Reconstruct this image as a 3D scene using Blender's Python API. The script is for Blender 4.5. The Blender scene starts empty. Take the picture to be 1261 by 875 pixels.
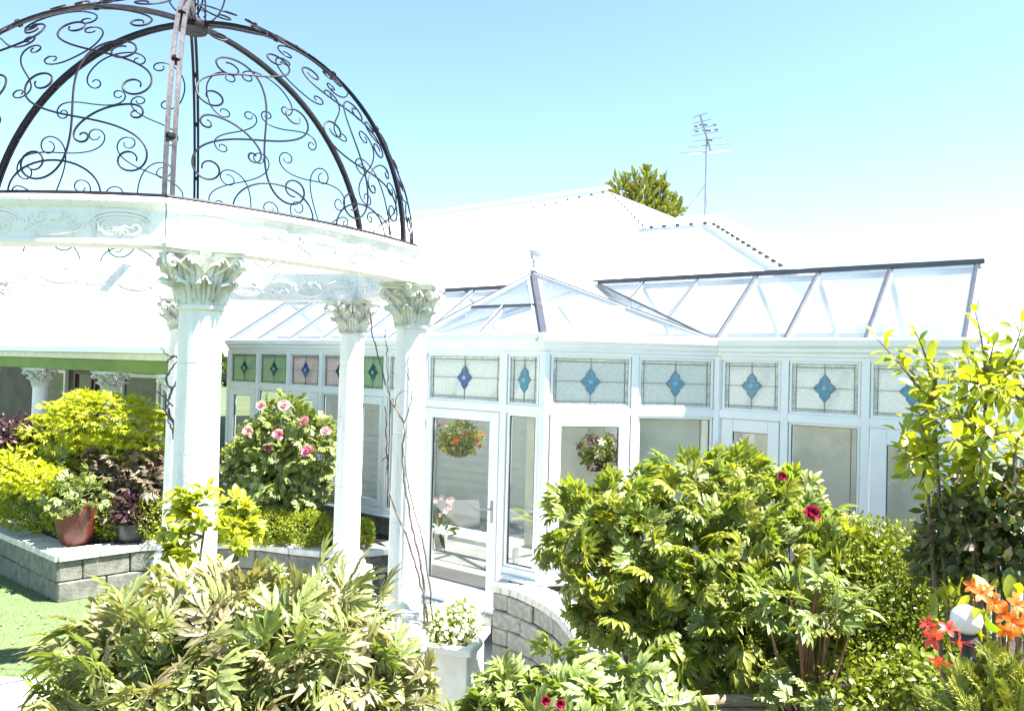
import bpy, bmesh, math, random
import numpy as np
from mathutils import Vector, Matrix
R_ = math.radians
PI = math.pi
sc = bpy.context.scene
COL = sc.collection
random.seed(7)

# ------------------------------------------------------------------ camera, world, sun, exposure
EYE = 2.8
F_PX = 910.0
PITCH, ROLL = R_(0.95), R_(1.5)
cam_d = bpy.data.cameras.new('camera')
cam = bpy.data.objects.new('camera', cam_d)
COL.objects.link(cam)
cam.matrix_world = Matrix.Translation((0, 0, EYE)) @ Matrix.Rotation(R_(90) + PITCH, 4, 'X') @ Matrix.Rotation(ROLL, 4, 'Z')
cam_d.sensor_width = 36.0
cam_d.lens = 36.0 * F_PX / 1261.0
cam_d.clip_start = 0.05
cam_d.clip_end = 2000
sc.camera = cam

SUN_EL = R_(63)
sdir = Vector((0.978 * math.cos(SUN_EL), -0.206 * math.cos(SUN_EL), math.sin(SUN_EL))).normalized()
world = bpy.data.worlds.new('World')
sc.world = world
world.use_nodes = True
wn = world.node_tree.nodes
wl = world.node_tree.links
for n in list(wn):
    wn.remove(n)
sky = wn.new('ShaderNodeTexSky')
sky.sky_type = 'NISHITA'
sky.sun_disc = False
sky.sun_elevation = SUN_EL
sky.sun_rotation = math.atan2(sdir.x, sdir.y)
sky.air_density = 1.0
sky.altitude = 1800
sky.dust_density = 0.0
sky.ozone_density = 0.2
bg = wn.new('ShaderNodeBackground')
bg.inputs['Strength'].default_value = 0.080
wo = wn.new('ShaderNodeOutputWorld')
tintn = wn.new('ShaderNodeVectorMath')
tintn.operation = 'MULTIPLY'
tintn.inputs[1].default_value = (0.99, 1.07, 0.97)
wl.new(sky.outputs[0], tintn.inputs[0])
wl.new(tintn.outputs[0], bg.inputs[0])
wl.new(bg.outputs[0], wo.inputs[0])
sd = bpy.data.lights.new('sun', 'SUN')
sd.energy = 5.0
sd.angle = R_(0.53)
sd.color = (1.0, 0.96, 0.90)
sun = bpy.data.objects.new('sun', sd)
COL.objects.link(sun)
sun.rotation_mode = 'QUATERNION'
sun.rotation_quaternion = sdir.to_track_quat('Z', 'Y')
sc.view_settings.view_transform = 'Standard'
sc.view_settings.look = 'None'
sc.view_settings.gamma = 1.0
sc.view_settings.exposure = 2.3
sc.render.engine = 'CYCLES'
sc.cycles.max_bounces = 10
sc.cycles.transparent_max_bounces = 24

# ------------------------------------------------------------------ helpers: points
_R3 = cam.matrix_world.to_3x3()


def ray(px, py):
    return (_R3 @ Vector(((px - 630.5) / F_PX, -(py - 437.5) / F_PX, -1.0))).normalized()


def P(px, py, y):
    d = ray(px, py)
    return Vector((0, 0, EYE)) + d * (y / d.y)


def Q(px, py, z):
    d = ray(px, py)
    return Vector((0, 0, EYE)) + d * ((z - EYE) / d.z)


# ------------------------------------------------------------------ helpers: materials
def new_mat(name):
    m = bpy.data.materials.new(name)
    m.use_nodes = True
    nt = m.node_tree
    for n in list(nt.nodes):
        nt.nodes.remove(n)
    out = nt.nodes.new('ShaderNodeOutputMaterial')
    return m, nt, out


def mat(name, col, col2=None, rough=0.6, scale=8.0, bump=0.0, bscale=40.0, metal=0.0, spec=0.5, detail=6, contrast=(0.35, 0.65), stretch=None):
    m, nt, out = new_mat(name)
    b = nt.nodes.new('ShaderNodeBsdfPrincipled')
    nt.links.new(b.outputs[0], out.inputs[0])
    b.inputs['Roughness'].default_value = rough
    b.inputs['Metallic'].default_value = metal
    b.inputs['Specular IOR Level'].default_value = spec
    tc = nt.nodes.new('ShaderNodeTexCoord')
    src = tc.outputs['Object']
    if stretch:
        mp = nt.nodes.new('ShaderNodeMapping')
        mp.inputs['Scale'].default_value = stretch
        nt.links.new(src, mp.inputs[0])
        src = mp.outputs[0]
    if col2 is None:
        col2 = tuple(c * 0.85 for c in col)
    n = nt.nodes.new('ShaderNodeTexNoise')
    n.inputs['Scale'].default_value = scale
    n.inputs['Detail'].default_value = detail
    nt.links.new(src, n.inputs['Vector'])
    r = nt.nodes.new('ShaderNodeValToRGB')
    r.color_ramp.elements[0].position = contrast[0]
    r.color_ramp.elements[1].position = contrast[1]
    r.color_ramp.elements[0].color = (*col2, 1)
    r.color_ramp.elements[1].color = (*col, 1)
    nt.links.new(n.outputs['Fac'], r.inputs[0])
    nt.links.new(r.outputs[0], b.inputs['Base Color'])
    if bump:
        n2 = nt.nodes.new('ShaderNodeTexNoise')
        n2.inputs['Scale'].default_value = bscale
        n2.inputs['Detail'].default_value = 5
        nt.links.new(src, n2.inputs['Vector'])
        bp = nt.nodes.new('ShaderNodeBump')
        bp.inputs['Strength'].default_value = bump
        bp.inputs['Distance'].default_value = 0.01
        nt.links.new(n2.outputs['Fac'], bp.inputs['Height'])
        nt.links.new(bp.outputs[0], b.inputs['Normal'])
    return m


def leaf_mat(name, cols, rough=0.45, trans=0.3, spec=0.5):
    """cols: list of colours spread over a per-leaf random value"""
    m, nt, out = new_mat(name)
    b = nt.nodes.new('ShaderNodeBsdfPrincipled')
    b.inputs['Roughness'].default_value = rough
    b.inputs['Specular IOR Level'].default_value = spec
    at = nt.nodes.new('ShaderNodeAttribute')
    at.attribute_name = 'rnd'
    oi = nt.nodes.new('ShaderNodeObjectInfo')
    ad = nt.nodes.new('ShaderNodeMath')
    ad.operation = 'ADD'
    nt.links.new(at.outputs['Fac'], ad.inputs[0])
    nt.links.new(oi.outputs['Random'], ad.inputs[1])
    fr = nt.nodes.new('ShaderNodeMath')
    fr.operation = 'FRACT'
    nt.links.new(ad.outputs[0], fr.inputs[0])
    r = nt.nodes.new('ShaderNodeValToRGB')
    els = r.color_ramp.elements
    els[0].position = 0.0
    els[0].color = (*cols[0], 1)
    els[1].position = 1.0
    els[1].color = (*cols[-1], 1)
    for i, c in enumerate(cols[1:-1]):
        e = els.new((i + 1) / (len(cols) - 1))
        e.color = (*c, 1)
    nt.links.new(fr.outputs[0], r.inputs[0])
    tc = nt.nodes.new('ShaderNodeTexCoord')
    nz = nt.nodes.new('ShaderNodeTexNoise')
    nz.inputs['Scale'].default_value = 30
    nt.links.new(tc.outputs['Object'], nz.inputs['Vector'])
    mr = nt.nodes.new('ShaderNodeMapRange')
    mr.inputs[1].default_value = 0.3
    mr.inputs[2].default_value = 0.7
    mr.inputs[3].default_value = 0.72
    mr.inputs[4].default_value = 1.25
    nt.links.new(nz.outputs['Fac'], mr.inputs[0])
    mx = nt.nodes.new('ShaderNodeVectorMath')
    mx.operation = 'SCALE'
    nt.links.new(r.outputs[0], mx.inputs[0])
    nt.links.new(mr.outputs[0], mx.inputs['Scale'])
    nt.links.new(mx.outputs[0], b.inputs['Base Color'])
    tr = nt.nodes.new('ShaderNodeBsdfTranslucent')
    tint = nt.nodes.new('ShaderNodeVectorMath')
    tint.operation = 'MULTIPLY'
    tint.inputs[1].default_value = (1.5, 1.5, 0.55)
    nt.links.new(mx.outputs[0], tint.inputs[0])
    nt.links.new(tint.outputs[0], tr.inputs[0])
    ms = nt.nodes.new('ShaderNodeMixShader')
    ms.inputs[0].default_value = trans
    nt.links.new(b.outputs[0], ms.inputs[1])
    nt.links.new(tr.outputs[0], ms.inputs[2])
    nt.links.new(ms.outputs[0], out.inputs[0])
    return m


def glass_mat(name, tint, refl=1.0, diffuse=None, dfac=0.0, bump=0.0, bscale=60, rough=0.02, var=0.22):
    m, nt, out = new_mat(name)
    tr = nt.nodes.new('ShaderNodeBsdfTransparent')
    tr.inputs[0].default_value = (*tint, 1)
    gl = nt.nodes.new('ShaderNodeBsdfGlossy')
    gl.inputs['Roughness'].default_value = rough
    fz = nt.nodes.new('ShaderNodeLayerWeight')
    fz.inputs['Blend'].default_value = 0.5
    pw = nt.nodes.new('ShaderNodeMath')
    pw.operation = 'POWER'
    pw.inputs[1].default_value = 4.5
    nt.links.new(fz.outputs['Facing'], pw.inputs[0])
    mu = nt.nodes.new('ShaderNodeMath')
    mu.operation = 'MULTIPLY_ADD'
    mu.inputs[1].default_value = 0.9
    mu.inputs[2].default_value = 0.035 * refl
    mu.use_clamp = True
    nt.links.new(pw.outputs[0], mu.inputs[0])
    base = tr.outputs[0]
    if diffuse:
        df = nt.nodes.new('ShaderNodeBsdfDiffuse')
        df.inputs[0].default_value = (*diffuse, 1)
        tl = nt.nodes.new('ShaderNodeBsdfTranslucent')
        tl.inputs[0].default_value = (*diffuse, 1)
        m0 = nt.nodes.new('ShaderNodeMixShader')
        m0.inputs[0].default_value = 0.5
        nt.links.new(df.outputs[0], m0.inputs[1])
        nt.links.new(tl.outputs[0], m0.inputs[2])
        m1 = nt.nodes.new('ShaderNodeMixShader')
        tc = nt.nodes.new('ShaderNodeTexCoord')
        nz = nt.nodes.new('ShaderNodeTexNoise')
        nz.inputs['Scale'].default_value = bscale
        nz.inputs['Detail'].default_value = 3
        nt.links.new(tc.outputs['Object'], nz.inputs['Vector'])
        mr = nt.nodes.new('ShaderNodeMapRange')
        mr.inputs[1].default_value = 0.35
        mr.inputs[2].default_value = 0.65
        mr.inputs[3].default_value = max(0, dfac - var)
        mr.inputs[4].default_value = min(1, dfac + var)
        nt.links.new(nz.outputs['Fac'], mr.inputs[0])
        nt.links.new(mr.outputs[0], m1.inputs[0])
        nt.links.new(tr.outputs[0], m1.inputs[1])
        nt.links.new(m0.outputs[0], m1.inputs[2])
        base = m1.outputs[0]
        if bump:
            bp = nt.nodes.new('ShaderNodeBump')
            bp.inputs['Strength'].default_value = bump
            bp.inputs['Distance'].default_value = 0.004
            nt.links.new(nz.outputs['Fac'], bp.inputs['Height'])
            for s in (df, tl, gl, fz):
                nt.links.new(bp.outputs[0], s.inputs['Normal'])
    ms = nt.nodes.new('ShaderNodeMixShader')
    nt.links.new(mu.outputs[0], ms.inputs[0])
    nt.links.new(base, ms.inputs[1])
    nt.links.new(gl.outputs[0], ms.inputs[2])
    nt.links.new(ms.outputs[0], out.inputs[0])
    return m


M = {}
M['stone_white'] = mat('cast_stone_white', (0.76, 0.75, 0.74), (0.60, 0.585, 0.56), rough=0.8, scale=5, bump=0.5, bscale=45, contrast=(0.24, 0.5), stretch=(3, 3, 0.9))
M['capital'] = mat('weathered_cast_stone', (0.74, 0.74, 0.69), (0.46, 0.47, 0.41), rough=0.8, scale=14, bump=0.3, bscale=70, contrast=(0.3, 0.62))
M['upvc'] = mat('white_upvc', (0.80, 0.82, 0.82), (0.74, 0.77, 0.78), rough=0.3, scale=3)
M['upvc_grey'] = mat('dark_gasket', (0.06, 0.06, 0.065), rough=0.6)  # even dark grey of the strips round each pane
M['iron'] = mat('dark_wrought_iron', (0.010, 0.009, 0.014), (0.018, 0.014, 0.018), rough=0.5, scale=20, bump=0.2, spec=0.15)
M['iron_old_glare'] = mat('weathered_iron_sun_glare', (0.060, 0.052, 0.055), (0.028, 0.022, 0.025), rough=0.55, scale=18, bump=0.3, contrast=(0.3, 0.6))  # weathered grey, lightened to carry the sun glare on the front rib
M['rafter'] = mat('grey_aluminium_rafter', (0.085, 0.085, 0.10), (0.065, 0.065, 0.08), rough=0.35, metal=0.3)
M['rafter_white'] = mat('white_aluminium_rafter', (0.50, 0.53, 0.58), rough=0.35)
M['roof_white'] = mat('white_roof_sheet', (0.80, 0.80, 0.79), (0.74, 0.74, 0.73), rough=0.4, scale=1.2)
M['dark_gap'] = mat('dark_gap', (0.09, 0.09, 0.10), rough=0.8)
M['cream'] = mat('cream_paint', (0.70, 0.68, 0.60), rough=0.5)
M['green_blind'] = mat('green_canvas_blind', (0.19, 0.27, 0.055), (0.15, 0.22, 0.04), rough=0.7, scale=2)
M['shade_brown_wall'] = mat('brown_boarding_in_shade', (0.10, 0.085, 0.06), (0.06, 0.05, 0.04), rough=0.7, scale=3)  # dark brown carries the shade of the verandah interior
M['maroon'] = mat('dark_red_timber', (0.10, 0.035, 0.03), rough=0.5)
M['dark_glass'] = mat('dark_window_glass', (0.03, 0.035, 0.035), (0.08, 0.085, 0.08), rough=0.05, scale=1.5, spec=0.8)
M['weatherboard'] = mat('grey_green_weatherboard', (0.68, 0.71, 0.69), (0.60, 0.63, 0.61), rough=0.6, scale=4)
M['blind'] = mat('grey_roller_blind', (0.84, 0.84, 0.81), (0.58, 0.60, 0.57), rough=0.8, scale=2.2, contrast=(0.3, 0.7))
M['tile_floor'] = mat('pale_tile_floor', (0.42, 0.42, 0.40), (0.33, 0.33, 0.31), rough=0.4, scale=3)
M['block'] = mat('grey_retaining_block', (0.19, 0.19, 0.165), (0.09, 0.095, 0.08), rough=0.9, scale=9, bump=0.8, bscale=35, contrast=(0.3, 0.62))
M['block_light'] = mat('pale_grey_rock_face_block', (0.32, 0.32, 0.29), (0.19, 0.195, 0.17), rough=0.9, scale=14, bump=1.0, bscale=40)
M['cap'] = mat('pale_concrete_cap', (0.62, 0.61, 0.57), (0.42, 0.42, 0.39), rough=0.85, scale=7, bump=0.4, bscale=60, contrast=(0.25, 0.6))
M['paving'] = mat('pale_concrete_paving', (0.55, 0.54, 0.50), (0.42, 0.41, 0.38), rough=0.85, scale=4, bump=0.3)
M['soil'] = mat('dark_bark_soil', (0.050, 0.036, 0.024), (0.018, 0.013, 0.010), rough=0.95, scale=25, bump=1.0, bscale=45)
M['turf'] = mat('green_turf', (0.135, 0.19, 0.075), (0.10, 0.145, 0.055), rough=0.9, scale=60, bump=1.0, bscale=160)
M['field'] = mat('distant_grass', (0.09, 0.12, 0.05), (0.06, 0.08, 0.035), rough=0.95, scale=0.4)
M['terracotta'] = mat('glazed_terracotta', (0.10, 0.022, 0.013), (0.065, 0.014, 0.009), rough=0.32, scale=5, bump=0.15)
M['black_plastic'] = mat('black_plastic', (0.030, 0.032, 0.038), rough=0.4)
M['white_plaster'] = mat('white_plaster', (0.76, 0.75, 0.70), (0.62, 0.60, 0.55), rough=0.8, scale=7, bump=0.2)
M['wood'] = mat('weathered_timber', (0.30, 0.24, 0.16), (0.16, 0.12, 0.08), rough=0.85, scale=6, bump=0.5, stretch=(1, 12, 12))
M['bark'] = mat('grey_brown_bark', (0.20, 0.16, 0.12), (0.10, 0.075, 0.055), rough=0.9, scale=22, bump=0.7)
M['vine'] = mat('vine_bark', (0.20, 0.17, 0.145), (0.07, 0.055, 0.05), rough=0.85, scale=16, bump=0.6)
M['stem_red'] = mat('reddish_stem', (0.28, 0.13, 0.07), (0.16, 0.08, 0.04), rough=0.7, scale=12)
M['stem_green'] = mat('green_stem', (0.13, 0.15, 0.05), (0.10, 0.09, 0.04), rough=0.6, scale=12)
M['metal'] = mat('galvanised_metal', (0.36, 0.36, 0.38), rough=0.4, metal=0.7)
M['metal_dark'] = mat('dark_metal', (0.10, 0.10, 0.11), rough=0.4, metal=0.4)
M['lead'] = mat('lead_came', (0.20, 0.20, 0.19), rough=0.5)
M['blue_glass'] = mat('teal_blue_stained_glass', (0.05, 0.27, 0.40), (0.03, 0.15, 0.28), rough=0.12, scale=30, spec=0.8)
M['navy_glass'] = mat('navy_stained_glass', (0.06, 0.09, 0.34), (0.03, 0.05, 0.22), rough=0.12, scale=30, spec=0.8)
M['green_glass'] = mat('green_stained_glass', (0.02, 0.12, 0.09), (0.015, 0.07, 0.06), rough=0.12, scale=30, spec=0.8)
M['jewel'] = mat('pale_blue_glass', (0.22, 0.42, 0.52), rough=0.1)
M['bevel'] = mat('bevelled_glass', (0.62, 0.64, 0.60), (0.34, 0.37, 0.35), rough=0.1, scale=25, spec=0.9)
M['roof_glass'] = glass_mat('roof_glazing', (0.89, 0.92, 0.94), refl=1.5, diffuse=(0.52, 0.57, 0.61), dfac=0.20, bscale=0.9, var=0.10)
M['clear_glass'] = glass_mat('window_pane', (0.94, 0.93, 0.90), refl=1.5)
M['pebble'] = glass_mat('obscured_glass', (0.65, 0.68, 0.66), refl=1.0, diffuse=(0.84, 0.86, 0.82), dfac=0.84, bump=0.6, bscale=75, rough=0.25, var=0.10)
M['pebble_green'] = glass_mat('green_tinted_obscured_glass', (0.5, 0.65, 0.5), refl=1.0, diffuse=(0.46, 0.58, 0.38), dfac=0.74, bump=0.5, bscale=75, rough=0.25)
M['pebble_pink'] = glass_mat('pinkish_obscured_glass', (0.65, 0.58, 0.56), refl=1.0, diffuse=(0.72, 0.64, 0.60), dfac=0.74, bump=0.5, bscale=75, rough=0.25)

M['lf_bronze'] = leaf_mat('bronze_peony_leaf', [(0.215, 0.25, 0.075), (0.25, 0.25, 0.105), (0.27, 0.225, 0.14), (0.19, 0.24, 0.06), (0.235, 0.255, 0.09)], rough=0.42, trans=0.32, spec=0.7)
M['lf_peony'] = leaf_mat('green_peony_leaf', [(0.180, 0.240, 0.042), (0.240, 0.282, 0.042), (0.300, 0.306, 0.042), (0.168, 0.222, 0.054), (0.264, 0.288, 0.090)], rough=0.42, trans=0.4, spec=0.6)
M['lf_pale'] = leaf_mat('fresh_green_leaf', [(0.21, 0.27, 0.075), (0.25, 0.29, 0.10), (0.18, 0.24, 0.05)], rough=0.4, trans=0.3, spec=0.7)
M['lf_yellow'] = leaf_mat('yellow_green_leaf', [(0.40, 0.43, 0.020), (0.50, 0.50, 0.024), (0.32, 0.38, 0.022), (0.46, 0.45, 0.028)], rough=0.5, trans=0.4)
M['lf_box'] = leaf_mat('box_leaf', [(0.156, 0.204, 0.022), (0.216, 0.240, 0.022), (0.108, 0.156, 0.022), (0.252, 0.264, 0.030)], rough=0.4, trans=0.25)
M['lf_dark'] = leaf_mat('dark_green_leaf', [(0.060, 0.096, 0.024), (0.084, 0.120, 0.030), (0.060, 0.084, 0.036), (0.120, 0.102, 0.054)], rough=0.35, trans=0.15)
M['lf_hedge'] = leaf_mat('bright_box_leaf', [(0.22, 0.28, 0.022), (0.30, 0.33, 0.022), (0.16, 0.22, 0.022), (0.34, 0.36, 0.03)], rough=0.45, trans=0.4)
M['lf_mid'] = leaf_mat('mid_green_leaf', [(0.09, 0.13, 0.03), (0.12, 0.14, 0.04), (0.06, 0.09, 0.03), (0.17, 0.13, 0.07), (0.07, 0.11, 0.025)], rough=0.4, trans=0.25)
M['lf_bright'] = leaf_mat('bright_shrub_leaf', [(0.20, 0.26, 0.024), (0.32, 0.34, 0.020), (0.38, 0.38, 0.022), (0.16, 0.23, 0.022)], rough=0.35, trans=0.4, spec=0.6)
M['lf_purple'] = leaf_mat('purple_leaf', [(0.120, 0.072, 0.060), (0.204, 0.168, 0.102), (0.120, 0.084, 0.066), (0.228, 0.198, 0.120), (0.144, 0.120, 0.072)], rough=0.4, trans=0.2)
M['lf_deep'] = leaf_mat('deep_purple_leaf', [(0.055, 0.022, 0.038), (0.08, 0.035, 0.05), (0.05, 0.035, 0.035)], rough=0.4, trans=0.2)
M['lf_conifer'] = leaf_mat('conifer_foliage', [(0.228, 0.252, 0.042), (0.264, 0.264, 0.036), (0.156, 0.192, 0.036)], rough=0.6, trans=0.2)
M['pt_pink'] = leaf_mat('pink_petal', [(0.62, 0.22, 0.42), (0.70, 0.38, 0.54), (0.60, 0.16, 0.36)], rough=0.5, trans=0.3)
M['pt_palepink'] = leaf_mat('pale_pink_petal', [(0.68, 0.46, 0.60), (0.72, 0.52, 0.62)], rough=0.5, trans=0.3)
M['pt_magenta'] = leaf_mat('magenta_petal', [(0.28, 0.015, 0.07), (0.35, 0.02, 0.10)], rough=0.5, trans=0.3)
M['pt_red'] = leaf_mat('red_petal', [(0.50, 0.035, 0.035), (0.58, 0.07, 0.05), (0.55, 0.05, 0.06)], rough=0.45, trans=0.35)
M['pt_orange'] = leaf_mat('orange_petal', [(0.62, 0.14, 0.015), (0.66, 0.20, 0.02)], rough=0.45, trans=0.35)
M['pt_white'] = leaf_mat('white_petal', [(0.72, 0.72, 0.62), (0.66, 0.70, 0.50)], rough=0.5, trans=0.3)
M['pt_dark'] = leaf_mat('dark_wine_petal', [(0.06, 0.008, 0.03), (0.10, 0.015, 0.04)], rough=0.5, trans=0.2)
M['pt_yellow'] = leaf_mat('yellow_stamen', [(0.55, 0.42, 0.03), (0.60, 0.50, 0.06)], rough=0.6, trans=0.2)


# ------------------------------------------------------------------ helpers: objects and meshes
def tag(o, label=None, cat=None, group=None, kind=None):
    if label:
        o['label'] = label
    if cat:
        o['category'] = cat
    if group:
        o['group'] = group
    if kind:
        o['kind'] = kind
    return o


def thing(name, label, cat, loc=(0, 0, 0), group=None):
    o = bpy.data.objects.new(name, None)
    o.empty_display_size = 0.1
    o.location = loc
    COL.objects.link(o)
    return tag(o, label, cat, group)


class MB:
    """collects geometry in world coordinates"""

    def __init__(s):
        s.v = []
        s.f = []

    def add(s, vs, fs):
        o = len(s.v)
        s.v += [tuple(v) for v in vs]
        s.f += [tuple(i + o for i in f) for f in fs]

    def box(s, x0, x1, y0, y1, z0, z1, M4=None, bev=0.0):
        if bev <= 0:
            vs = [Vector(p) for p in ((x0, y0, z0), (x1, y0, z0), (x1, y1, z0), (x0, y1, z0), (x0, y0, z1), (x1, y0, z1), (x1, y1, z1), (x0, y1, z1))]
            fs = [(0, 3, 2, 1), (4, 5, 6, 7), (0, 1, 5, 4), (1, 2, 6, 5), (2, 3, 7, 6), (3, 0, 4, 7)]
        else:
            bm = bmesh.new()
            bmesh.ops.create_cube(bm, size=1)
            for v in bm.verts:
                v.co = Vector(((x0 + x1) / 2 + v.co.x * (x1 - x0), (y0 + y1) / 2 + v.co.y * (y1 - y0), (z0 + z1) / 2 + v.co.z * (z1 - z0)))
            bmesh.ops.bevel(bm, geom=list(bm.edges), offset=bev, segments=1, affect='EDGES')
            bm.verts.index_update()
            vs = [v.co.copy() for v in bm.verts]
            fs = [tuple(v.index for v in f.verts) for f in bm.faces]
            bm.free()
        if M4 is not None:
            vs = [M4 @ v for v in vs]
        s.add(vs, fs)

    def tube(s, pts, r, n=6, cap=True, flat=1.0):
        """r: number or list"""
        pts = [Vector(p) for p in pts]
        if not hasattr(r, '__len__'):
            r = [r] * len(pts)
        vs = []
        fs = []
        up = None
        for i, p in enumerate(pts):
            t = (pts[min(i + 1, len(pts) - 1)] - pts[max(i - 1, 0)])
            if t.length < 1e-9:
                t = Vector((0, 0, 1))
            t.normalize()
            if up is None:
                up = Vector((0, 0, 1)) if abs(t.z) < 0.9 else Vector((1, 0, 0))
            a = t.cross(up)
            if a.length < 1e-6:
                a = t.orthogonal()
            a.normalize()
            b = a.cross(t).normalized()
            up = b
            for k in range(n):
                an = 2 * PI * k / n
                vs.append(p + (a * math.cos(an) + b * math.sin(an) * flat) * r[i])
        for i in range(len(pts) - 1):
            for k in range(n):
                k2 = (k + 1) % n
                fs.append((i * n + k, i * n + k2, (i + 1) * n + k2, (i + 1) * n + k))
        if cap:
            fs.append(tuple(range(n - 1, -1, -1)))
            fs.append(tuple((len(pts) - 1) * n + k for k in range(n)))
        s.add(vs, fs)

    def lathe(s, prof, c, n=32, fl=None, M4=None):
        """prof: (r, z) list from bottom; fl(angle, r, z) -> radius factor"""
        vs = []
        fs = []
        for (r, z) in prof:
            for k in range(n):
                an = 2 * PI * k / n
                rr = r * (fl(an, r, z) if fl else 1)
                vs.append(Vector((rr * math.cos(an), rr * math.sin(an), z)))
        for i in range(len(prof) - 1):
            for k in range(n):
                k2 = (k + 1) % n
                fs.append((i * n + k, i * n + k2, (i + 1) * n + k2, (i + 1) * n + k))
        fs.append(tuple(range(n - 1, -1, -1)))
        fs.append(tuple((len(prof) - 1) * n + k for k in range(n)))
        if M4 is not None:
            vs = [M4 @ v for v in vs]
        c = Vector(c)
        s.add([v + c for v in vs], fs)

    def build(s, name, m, parent=None, smooth=False, origin=None, kind=None):
        me = bpy.data.meshes.new(name)
        o = Vector(origin) if origin is not None else (Vector(parent_origin(parent)) if parent else Vector((0, 0, 0)))
        me.from_pydata([tuple(Vector(v) - o) for v in s.v], [], s.f)
        me.materials.append(m)
        if smooth:
            me.shade_smooth() if hasattr(me, 'shade_smooth') else None
            if smooth != True:
                me.set_sharp_from_angle(angle=smooth)
            else:
                me.set_sharp_from_angle(angle=R_(50))
        me.update()
        ob = bpy.data.objects.new(name, me)
        COL.objects.link(ob)
        place(ob, o, parent)
        if kind:
            ob['kind'] = kind
        return ob


_ORG = {}


def parent_origin(p):
    return _ORG.get(p.name, None) or world_loc(p)


def world_loc(p):
    v = Vector(p.location)
    q = p.parent
    while q:
        v = v + q.location
        q = q.parent
    return v


def place(ob, o, parent):
    if parent:
        ob.parent = parent
        ob.location = Vector(o) - world_loc(parent)
    else:
        ob.location = o


def np_obj(name, V, Fc, m, parent=None, rnd=None, smooth=False, kind=None, origin=None, link=True):
    """V (n,3) world coords; Fc (k,3) int"""
    me = bpy.data.meshes.new(name)
    V = np.asarray(V, dtype=np.float32)
    Fc = np.asarray(Fc, dtype=np.int32)
    o = Vector(origin) if origin is not None else (world_loc(parent) if parent else Vector((0, 0, 0)))
    V = V - np.array(o, dtype=np.float32)
    k = Fc.shape[1]
    me.vertices.add(len(V))
    me.vertices.foreach_set('co', V.ravel())
    me.loops.add(Fc.size)
    me.loops.foreach_set('vertex_index', Fc.ravel())
    me.polygons.add(len(Fc))
    me.polygons.foreach_set('loop_start', np.arange(0, Fc.size, k, dtype=np.int32))
    me.update(calc_edges=True)
    me.materials.append(m)
    if rnd is not None:
        a = me.attributes.new('rnd', 'FLOAT', 'POINT')
        a.data.foreach_set('value', np.asarray(rnd, dtype=np.float32))
    if smooth:
        me.shade_smooth()
    if not link:
        return me
    ob = bpy.data.objects.new(name, me)
    COL.objects.link(ob)
    place(ob, o, parent)
    if kind:
        ob['kind'] = kind
    return ob


def frames(axis, normal):
    """arrays (k,3): leaf +Y along axis, +Z near normal -> (k,3,3)"""
    a = axis / (np.linalg.norm(axis, axis=1, keepdims=True) + 1e-9)
    n = normal - (normal * a).sum(1, keepdims=True) * a
    n = n / (np.linalg.norm(n, axis=1, keepdims=True) + 1e-9)
    x = np.cross(a, n)
    return np.stack([x, a, n], axis=2)


def cloud(name, tmpl, pos, axis, normal, scale, m, parent=None, rng=None, kind='stuff', extra=None):
    TV, TF = tmpl
    Fm = frames(axis, normal) * scale[:, None, None]
    V = np.einsum('kij,nj->kni', Fm, TV) + pos[:, None, :]
    k = len(pos)
    F = (TF[None, :, :] + (np.arange(k) * len(TV))[:, None, None]).reshape(-1, 3)
    rnd = np.repeat(rng.random(k), len(TV))
    return np_obj(name, V.reshape(-1, 3), F, m, parent, rnd=rnd, kind=kind)


def leaf_objs(name, metas, pos, axis, normal, scale, parent, limit=None):
    """every leaf a part; metas: list of (mesh) sharing data"""
    Fm = frames(axis, normal) * scale[:, None, None]
    po = world_loc(parent)
    for i in range(len(pos)):
        ob = bpy.data.objects.new(name, metas[i % len(metas)])
        m4 = Matrix(Fm[i].tolist()).to_4x4()
        m4.translation = Vector(pos[i].tolist()) - po
        ob.parent = parent
        ob.matrix_local = m4
        COL.objects.link(ob)


# ------------------------------------------------------------------ leaf templates
def t_leaf(w=0.5, st=(0, 0.3, 0.65, 1.0), hw=(0.0, 0.9, 0.75, 0.0), fold=0.25, droop=0.25):
    """leaf of length 1 along +Y"""
    vs = []
    rows = []
    for s, h in zip(st, hw):
        z = -droop * s * s
        if h == 0:
            vs.append((0, s, z))
            rows.append([len(vs) - 1])
        else:
            x = h * w / 2
            vs += [(-x, s, z + fold * x), (0, s, z), (x, s, z + fold * x)]
            rows.append([len(vs) - 3, len(vs) - 2, len(vs) - 1])
    fs = []
    for a, b in zip(rows, rows[1:]):
        if len(a) == 1 and len(b) == 3:
            fs += [(a[0], b[1], b[0]), (a[0], b[2], b[1])]
        elif len(a) == 3 and len(b) == 3:
            fs += [(a[0], a[1], b[1]), (a[0], b[1], b[0]), (a[1], a[2], b[2]), (a[1], b[2], b[1])]
        elif len(a) == 3 and len(b) == 1:
            fs += [(a[0], a[1], b[0]), (a[1], a[2], b[0])]
    return np.array(vs, float), np.array(fs, int)


T_SMALL = t_leaf(0.55, (0, 0.5, 1.0), (0, 1, 0), 0.3, 0.1)
T_OVAL = t_leaf(0.55, (0, 0.22, 0.6, 1.0), (0, 0.8, 1.0, 0), 0.25, 0.25)
T_LANCE = t_leaf(0.24, (0, 0.3, 0.65, 1.0), (0, 1, 0.8, 0), 0.4, 0.25)
T_NEEDLE = t_leaf(0.12, (0, 0.4, 1.0), (0, 1, 0), 0.2, 0.1)


def compose(parts):
    V = []
    F = []
    o = 0
    for v, f in parts:
        V.append(v)
        F.append(f + o)
        o += len(v)
    return np.vstack(V), np.vstack(F)


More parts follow.
